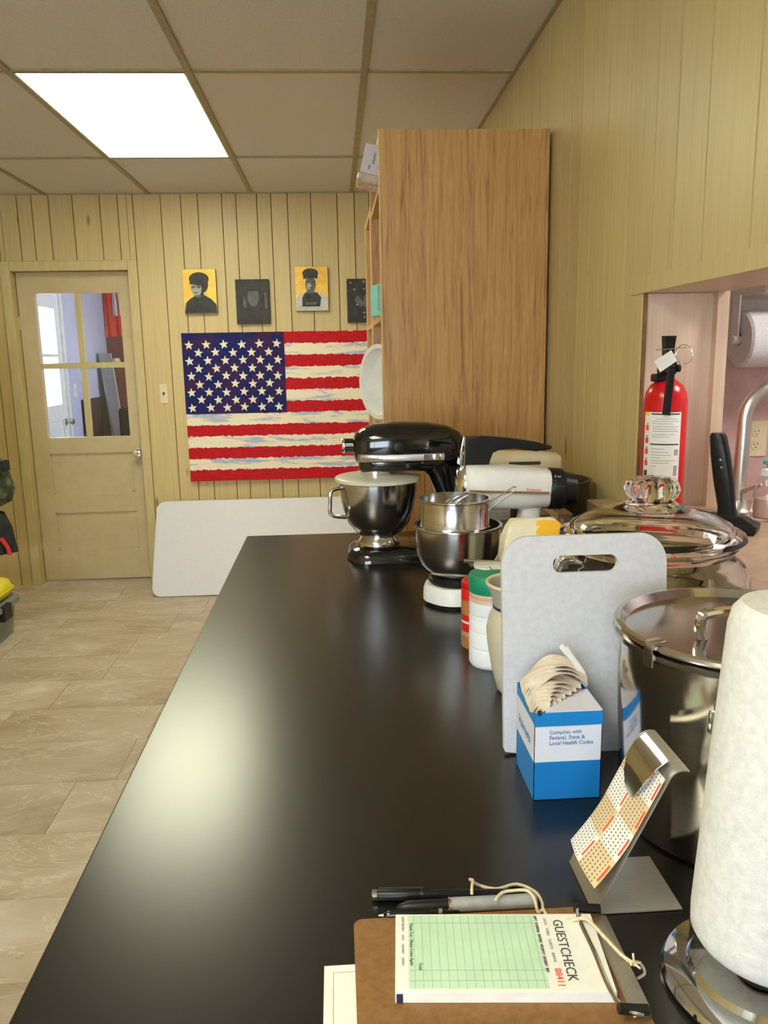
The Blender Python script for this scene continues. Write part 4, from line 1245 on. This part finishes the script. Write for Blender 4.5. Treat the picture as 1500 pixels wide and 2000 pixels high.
# spring tongue in front of the sheet
tg = []
nrm = Vector((-math.sin(a0), math.cos(a0)))
for k, (s_, wd, off) in enumerate(((0, 1, .003), (.012, 1, .009), (.026, .92, .011), (.04, .7, .009), (.05, .4, .006), (.054, .12, .004))):
    px = .064 + .006 - s_ * math.cos(a0) * 1 + nrm.x * off
    pz = .133 + .010 - s_ * math.sin(a0) * 1 + nrm.y * off
    hw = dY * .34 * wd
    tg.append([(px, dY / 2 + hw * q, pz) for q in (-1, -.5, 0, .5, 1)])
G().loft(tg, False, False).done('spring_clip', CHROME, ch_, True, 60, solid=.001)
def cal_mat():
    t = NT('calendar_print')
    tc = t.n('ShaderNodeTexCoord')
    sp = t.n('ShaderNodeSeparateXYZ')
    t.l(tc.outputs['UV'], sp.inputs[0])
    u, v = sp.outputs[0], sp.outputs[1]
    cu = t.math('FLOOR', t.math('MULTIPLY', u, 2))
    cv_ = t.math('FLOOR', t.math('MULTIPLY', v, 4))
    chk = t.math('MODULO', t.math('ADD', cu, cv_), 2)
    col = t.mix(chk, srgb(240, 238, 232), srgb(226, 200, 156))
    fu = t.math('FRACT', t.math('MULTIPLY', u, 14))
    fv = t.math('FRACT', t.math('MULTIPLY', v, 32))
    du = t.math('LESS_THAN', t.math('ABSOLUTE', t.math('SUBTRACT', fu, .5)), .22)
    dv = t.math('LESS_THAN', t.math('ABSOLUTE', t.math('SUBTRACT', fv, .5)), .26)
    bu = t.math('LESS_THAN', t.math('FRACT', t.math('MULTIPLY', u, 2)), .8)
    dots = t.math('MULTIPLY', t.math('MULTIPLY', du, dv), bu)
    col = t.mix(t.math('MULTIPLY', dots, .75), col, srgb(86, 84, 100))
    hu = t.math('FRACT', t.math('MULTIPLY', u, 2))
    hd1 = t.math('GREATER_THAN', hu, .87)
    hd2 = t.math('LESS_THAN', hu, .95)
    hv = t.math('LESS_THAN', t.math('ABSOLUTE', t.math('SUBTRACT', t.math('FRACT', t.math('MULTIPLY', v, 4)), .5)), .3)
    col = t.mix(t.math('MULTIPLY', t.math('MULTIPLY', hd1, hd2), hv), col, srgb(226, 92, 70))
    t.base(col)
    t.set(Roughness=.5)
    return t.m
cal = thing('strip_calendar', 'small paper strip calendar clipped to the steel desk stand', 'calendar', (.2215, .634, TOP))
me = bpy.data.meshes.new('calendar_sheet')
nu, nv = 10, 14
V_, F_, UV_ = [], [], []
for j in range(nv + 1):
    s_ = .024 + .121 * j / nv
    off = .0022 + .009 * max(0, (1 - j / nv * 2.2)) ** 1.5
    for i in range(nu + 1):
        yy = .002 + (dY - .004) * (1 - i / nu)
        bow = .004 * math.sin(PI * i / nu) * max(0, 1 - j / nv * 1.4)
        V_.append((math.cos(a0) * s_ + nrm.x * (off + bow), yy, math.sin(a0) * s_ + nrm.y * (off + bow)))
        UV_.append((i / nu, j / nv))
for j in range(nv):
    for i in range(nu):
        a = j * (nu + 1) + i
        F_.append((a, a + 1, a + nu + 2, a + nu + 1))
me.from_pydata(V_, [], F_)
ul = me.uv_layers.new(name='UVMap')
for lp in me.loops:
    ul.data[lp.index].uv = UV_[lp.vertex_index]
me.materials.append(cal_mat())
me.shade_smooth()
co = bpy.data.objects.new('calendar_sheet', me)
C.objects.link(co)
co.parent = cal

# ---- paper towel holder
ph = thing('paper_towel_holder', 'chrome paper towel holder with round domed base', 'holder', (.33, .543, TOP))
G().lathe([(0, 0), (.07, 0), (.0765, .002), (.0775, .005), (.075, .009), (.066, .012), (.058, .013), (.055, .018), (.03, .021), (0, .022)], 64).done('base', CHROME, ph, True, 30)
G().tube([(0, 0, .018), (.004, 0, .32)], .006, 14).done('post', CHROME, ph, True)
G().lathe([(0, 0), (.012, .004), (.014, .014), (.009, .022), (0, .025)], 20, c=(.004, 0, .318)).done('finial', CHROME, ph, True)
G().lathe([(0, .018), (.02, .018), (.024, .022), (.02, .034), (.01, .037), (0, .037)], 24).done('collar', BLACK, ph, True)
tr = thing('paper_towel_roll', 'thick white paper towel roll leaning on the chrome holder', 'paper towel', (.33, .543, TOP + .038))
TRM = Matrix.Rotation(math.radians(3.6), 4, 'Y')
rl = [(.02, 0), (.047, 0), (.053, .002), (.057, .008), (.058, .02), (.0585, .15), (.058, .26), (.056, .272), (.05, .28), (.02, .281), (.02, 0)]
G().lathe(rl, 64).done('roll', TOWEL, tr, True, 50, M=TRM)
G().lathe([(.0205, -.0005), (.0205, .2815), (.0185, .2815), (.0185, -.0005), (.0205, -.0005)], 32).done('core', CARD, tr, True, 50, M=TRM)

# ---- clipboard, pad, papers, pens
cp = thing('clipboard', 'small brown hardboard clipboard with metal clip', 'clipboard', (0, 0, TOP))
CPX0, CPX1, CPY0, CPY1 = .002, .228, .488, .643
G().prism(rrect(CPX0, CPX1, CPY0, CPY1, .008), 'z', .0003, .0035, .0005).done('board', HARDB, cp, True, 40)
clp = G().prism([(.214, .0033), (.214, .0045), (.222, .014), (.226, .014), (.2285, .004), (.2285, .0033)], 'y', .515, .617, .0008).done('clip_plate', BRUSH, cp, True, 40)
G().tube(catmull([(.219, .63, .012), (.206, .628, .0155), (.2, .61, .0165), (.2005, .57, .0165), (.2, .53, .0165), (.206, .512, .0155), (.219, .51, .012)], 5), .0017, 8).done('clip_wire', CHROME, clp, True)
for yy in (.513, .627):
    G().tube([(.201, yy, .0155), (.214, yy, .0135), (.224, yy, .0125)], .0042, 10).done('rubber_tip', BLACK, clp, True)
G().tube(catmull([(.226, .56, .013), (.233, .556, .017), (.236, .55, .012), (.229, .548, .009)], 5), .0012, 6).done('hook_ring', BRUSH, clp, True)

gp = thing('order_pad', 'green and white guest order pad held under the clipboard clip', 'notepad', (.123, .582, TOP + .0035), math.radians(-4.5))
PX0, PX1, PY0, PY1 = -.087, .087, -.0445, .0445
g = G()
g.box(PX0, PX1, PY0, PY1, .0002, .0105, .0004)
g.done('pad_block', PAPER, gp)
bx('binding_tape', NAVY, gp, PX0 + .001, PX0 + .006, PY0 - .0006, PY0 + .002, .0006, .0085)
zt = .0106
bx('green_print', mat('pad_green', srgb(196, 228, 200), srgb(188, 220, 192), 30, rough=.9), gp, PX0 + .011, PX0 + .122, PY0 + .003, PY1 - .002, zt, zt + .00018)
g = G()
for k in range(16):
    xx = PX0 + .016 + k * .0069
    g.box(xx - .00016, xx + .00016, PY0 + .003, PY1 - .002, zt + .0002, zt + .0003)
for yy in (PY0 + .011, PY0 + .022, PY1 - .012):
    g.box(PX0 + .012, PX0 + .122, yy - .00016, yy + .00016, zt + .0002, zt + .0003)
g.done('ruled_lines', INKG, gp)
TR = (0, 0, -PI / 2)
text('lettering', 'GUESTCHECK', .0118, INK, gp, (PX0 + .1385, PY1 - .008, zt + .0002), TR, sx=.95)
text('lettering', 'DATE    TABLE    GUESTS    SERVER', .0034, INKG, gp, (PX0 + .1305, PY1 - .006, zt + .0002), TR)
text('lettering', '88411', .008, INKR, gp, (PX0 + .1295, PY0 + .024, zt + .0002), TR)
text('lettering', 'APPT  SOUP/SAL  ENTREE  VEG/POT  DESSERT  BEV', .0036, INK, gp, (PX0 + .1225, PY1 - .003, zt + .0003), TR, sx=.82)
text('lettering', 'Thank You - Please Come Again', .0038, INK, gp, (PX0 + .0125, PY1 - .012, zt + .0003), TR)
text('lettering', 'Total', .0038, INK, gp, (PX0 + .0195, PY0 + .03, zt + .0003), TR)
text('lettering', 'GUEST RECEIPT      DATE      AMOUNT      GUESTS', .0026, INKG, gp, (PX0 + .0055, PY1 - .004, zt + .0003), TR)

ws = thing('white_form', 'white printed form partly under the clipboard', 'paper', (0, 0, TOP))
bx('sheet', PAPER, ws, -.024, .05, .40, .592, .0, .0004)
g = G()
g.box(-.0165, -.016, .40, .584, .0004, .0006).box(-.0165, .05, .5836, .584, .0004, .0006)
g.done('printed_border', INKG, ws)

def pen(name, label, p0, p1, r, body, cap, tipm, capfrac=.4, clip=True):
    p0, p1 = Vector(p0), Vector(p1)
    root = thing(name, label, 'pen', p0)
    dv = p1 - p0
    L = dv.length
    Mp = Vector((0, 0, 1)).rotation_difference(dv.normalized()).to_matrix().to_4x4()
    G().lathe([(0, L * capfrac), (r * .96, L * capfrac), (r * .96, L * .9), (r * .5, L * .97), (0, L)], 18, M=Mp).done('barrel', body, root, True)
    c_ = G().lathe([(0, 0), (r * .8, 0), (r * 1.06, .002), (r * 1.08, L * capfrac), (0, L * capfrac)], 18, M=Mp).done('cap', cap, root, True, 40)
    G().lathe([(r * 1.02, L * capfrac - .001), (r * 1.12, L * capfrac), (r * 1.12, L * capfrac + .003), (r, L * capfrac + .003)], 18, M=Mp).done('ring', tipm, root, True)
    return root, Mp, L
p1, Mp, L = pen('black_ballpoint', 'black ballpoint pen with chrome end lying above the clipboard', (.024, .672, TOP + .0055), (.165, .662, TOP + .0055), .0048, BLACK, BLACK, BLACK, .3)
G().lathe([(0, -.004), (.0042, -.004), (.005, -.003), (.005, .001), (0, .001)], 16, M=Mp).done('end_cap', CHROME, p1, True)
G().tube([(.002, 0, .0075), (.045, -.003, .0075)], .0013, 6).done('pocket_clip', BLACK, p1, True)
p2, Mp, L = pen('grey_marker', 'grey barrelled black marker tied to the white string', (.172, .649, TOP + .0075), (.04, .652, TOP + .006), .0062, BLACK, mat('marker_grey', srgb(168, 170, 172), srgb(150, 152, 156), 60, rough=.4), CHROME, .6)
p2['label'] = 'grey and black marker tied to the white string'
p3, Mp, L = pen('slim_black_pen', 'slim black pen lying along the top edge of the clipboard', (.1, .6475, TOP + .0042), (.028, .6455, TOP + .0042), .0038, BLACKG, BLACKG, CHROME, .24)
G().lathe([(0, L * .95), (.0016, L * .95), (.0006, L * 1.04), (0, L * 1.05)], 10, M=Mp).done('nib', CREAM, p3, True)
tie = thing('pen_string', 'white cotton string running from the marker to the clipboard clip', 'string', (0, 0, TOP))
g = G()
g.tube(catmull([(.112, .653, .0158), (.114, .663, .0165), (.117, .675, .013), (.116, .686, .006), (.124, .682, .0025), (.14, .676, .002), (.161, .681, .002), (.176, .668, .002), (.178, .652, .0025), (.176, .64, .0055), (.179, .622, .007), (.192, .612, .0145), (.205, .606, .0195), (.214, .585, .0185), (.222, .566, .0165), (.229, .556, .016)], 7), .0015, 7)
g.done('main_strand', STRING, tie, True)
g = G()
g.tube(catmull([(.132, .642, .0165), (.14, .650, .0172), (.15, .652, .0172), (.163, .651, .0172), (.168, .643, .015), (.17, .636, .006), (.176, .64, .0055)], 6), .0014, 7)
g.done('loop_strand', STRING, tie, True)
g = G()
for k in range(5):
    g.tube([(.229, .556, .016), (.229 + .006 * math.cos(k * 1.3), .556 + .007 * math.sin(k * 1.3), .0165 + .003 * (k % 2))], .001, 5)
g.lathe([(0, -.003), (.003, 0), (0, .003)], 10, c=(.229, .556, .016))
g.done('knot', STRING, tie, True)

# ================================================================== THINGS ON THE LEDGE
fe = thing('fire_extinguisher', 'red fire extinguisher with white label standing on the ledge', 'fire extinguisher', (.712, 1.703, LZ))
G().lathe([(0, 0), (.041, 0), (.0445, .003), (.045, .01), (.045, .245), (.042, .262), (.034, .277), (.022, .287), (.015, .292), (.014, .305), (0, .305)], 56).done('cylinder', RED, fe, True, 50)
LBL = PAPER
def on_cyl(a0_, a1_, z0, z1, r, n=16):
    g = G()
    rows = []
    for z in (z0, z1):
        rows.append([(r * math.cos(math.radians(a0_ + (a1_ - a0_) * i / n)), r * math.sin(math.radians(a0_ + (a1_ - a0_) * i / n)), z) for i in range(n + 1)])
    return g.loft(rows, False, False)
lb_ = on_cyl(185, 293, .055, .222, .0453).done('label', PAPER, fe, True, solid=.0002)
on_cyl(186, 204, .214, .222, .0455).done('label_corner', YELLOW, lb_, True, solid=.0002)
for z in (.2165, .152):
    on_cyl(210, 288, z, z + .003, .0455).done('label_rule', INK, lb_, True, solid=.0002)
rows_ = [(.207, 225, 280), (.202, 215, 286), (.197, 215, 270), (.191, 215, 286), (.186, 215, 282), (.181, 215, 286), (.174, 215, 275), (.169, 215, 262), (.143, 215, 250), (.136, 215, 262), (.13, 215, 268), (.124, 215, 240), (.118, 215, 280), (.113, 215, 262), (.106, 215, 230), (.08, 215, 286), (.068, 215, 240), (.066, 250, 282)]
g_all = G()
for z, a, b in rows_:
    n = 8
    r = .0455
    rows = []
    for zz in (z, z + .0012):
        rows.append([(r * math.cos(math.radians(a + (b - a) * i / n)), r * math.sin(math.radians(a + (b - a) * i / n)), zz) for i in range(n + 1)])
    g_all.loft(rows, False, False)
g_all.done('label_text', INKG, lb_, True)['kind'] = 'stuff'
for z in (.182, .155, .131, .106):
    on_cyl(191, 203, z, z + .011, .0455).done('label_pictogram', INKR, lb_, True, solid=.0002)
    on_cyl(195, 201, z + .011, z + .017, .0455).done('label_pictogram', INKG, lb_, True, solid=.0002)
on_cyl(190, 203, .078, .096, .0455).done('label_pictogram', INK, lb_, True, solid=.0002)
for z, h_ in ((.13, .013), (.086, .022)):
    on_cyl(276, 287, z, z + h_, .0455).done('label_block', INKG, lb_, True, solid=.0002)
vb = bx('valve_body', BLACK, fe, -.016, .016, -.014, .02, .3, .33, .004)
MH = Matrix.Translation((0, 0, 0))
G().prism([(-.014, .3), (.02, .3), (.018, .325), (.01, .335), (-.012, .33)], 'x', -.012, .012, .002).done('valve_neck', BLACK, fe, True)
G().prism([(-.008, .33), (.009, .33), (.009, .355), (.013, .381), (-.011, .381), (-.008, .355)], 'y', -.012, .014, .002).done('lever', BLACK, fe, True)
bx('carry_handle', BLACK, fe, -.034, -.004, -.02, .008, .285, .302, .004)
g = G()
g.prism([(-.027, .218), (-.012, .216), (-.005, .318), (-.019, .32)], 'y', -.056, -.046, .002)
g.done('strap_lever', BLACK, fe, True)
G().box(-.017, -.003, -.049, -.014, .305, .32, .002).done('strap_bracket', BLACK, fe, True)
G().tube([Vector((.028 + .018 * math.cos(a), -.018 + .004 * math.sin(a), .342 + .02 * math.sin(a))) for a in [2 * PI * k / 28 for k in range(29)]], .0009, 6).done('pull_ring', STEEL, fe, True)
G().tube([(-.035, -.02, .352), (.03, -.02, .356)], .0009, 6).done('pin', STEEL, fe, True)
G().lathe([(0, 0), (.008, 0), (.008, .008), (0, .008)], 16, M=Matrix.Translation((.014, -.012, .313)) @ RX).done('gauge', BLACK, fe, True)
tgm = Matrix.Translation((-.012, -.03, .345)) @ Matrix.Rotation(math.radians(33), 4, 'Y').inverted()
G().box(-.056, -.014, -.0005, .0005, -.013, .013).done('inspection_tag', PAPER, fe, M=Matrix.Translation((.0, -.06, .348)) @ Matrix.Rotation(math.radians(-33), 4, 'Y'))
G().tube([(-.013, -.06, .34), (.0, -.045, .347), (.012, -.022, .353)], .0012, 6).done('tag_tie', PAPER, fe, True)

bp = thing('black_press', 'black plastic hand press with rectangular foot on the ledge', 'press', (.755, 1.49, LZ), math.radians(-38))
bp['category'] = 'hand press'
fp = []
for z, hx, hy in ((0.004, .058, .024), (.018, .06, .026), (.022, .052, .02), (.034, .03, .014)):
    fp.append([(u, v, z) for u, v in rrect(-hx, hx, -hy, hy, .004, 3)])
G().loft(fp).done('foot', BLACK, bp, True, 30)
bx('rubber_pad', COATD, bp, -.055, .055, -.022, .022, 0, .006)
hn = []
for z, ox, rx, ry in ((.026, 0.004, .019, .014), (.05, -.0, .0165, .0135), (.1, -.008, .019, .0145), (.15, -.017, .018, .0145), (.185, -.023, .0155, .0135), (.192, -.024, .012, .011)):
    hn.append(superell(ox, 0, z, rx, ry, 20, 3, 'z'))
hno = G().loft(hn).done('handle', BLACK, bp, True, 50)
for z in (.128, .142):
    G().lathe([(0, 0), (.0022, 0), (.0022, .001), (0, .001)], 10, M=Matrix.Translation((-.006 - (z - .1) * .18, -.0145, z)) @ Euler((PI / 2, 0, 0)).to_matrix().to_4x4()).done('rivet', STEEL, hno)

fc = thing('gooseneck_faucet', 'tall brushed gooseneck faucet rising behind the ledge', 'faucet', (.866, 1.66, LZ))
G().lathe([(0, 0), (.026, 0), (.026, .006), (.02, .012), (.0165, .03), (0, .03)], 28).done('base', BRUSH, fc, True, 40)
pts = [(0, 0, .01), (.0, 0, .08), (.002, 0, .17)]
for k in range(0, 13):
    a = PI - k / 12 * PI
    pts.append((.062 + .06 * math.cos(a), 0, .2 + .068 * math.sin(a)))
pts.append((.122, 0, .15))
G().tube(catmull(pts, 4), .0145, 18).done('spout', BRUSH, fc, True, 60)
G().lathe([(0, 0), (.017, 0), (.018, .03), (.014, .034), (0, .034)], 22, c=(.122, 0, .118)).done('spray_head', BRUSH, fc, True)
G().tube([(.0, -.015, .05), (.02, -.05, .07)], [.006, .0045], 10).done('lever', BRUSH, fc, True)

sd = thing('soap_bottle', 'clear glass soap bottle with teal pump on the ledge', 'bottle', (.888, 1.585, LZ))
G().lathe([(0, 0), (.026, 0), (.029, .004), (.03, .015), (.027, .055), (.02, .082), (.016, .09), (.016, .096), (.014, .096), (.014, .09), (.018, .082), (.0245, .055), (.0275, .015), (.026, .006), (0, .005)], 36).done('bottle_body', GLASS, sd, True, 50)
G().lathe([(0, .0055), (.0245, .007), (.0262, .015), (.0245, .045), (0, .045)], 32).done('soap', mat('pink_soap', srgb(236, 196, 180), None, 10, rough=.3), sd, True)
G().lathe([(0, .094), (.0175, .094), (.0175, .106), (.012, .11), (0, .11)], 28).done('collar', WHITE, sd, True, 40)
tp = mat('teal_plastic', srgb(60, 170, 186), None, 20, rough=.4)
G().lathe([(0, .108), (.005, .108), (.005, .116), (.012, .117), (.012, .124), (0, .125)], 20).tube([(0, 0, .12), (.035, -.008, .119), (.04, -.009, .113)], .004, 8).done('pump', tp, sd, True)
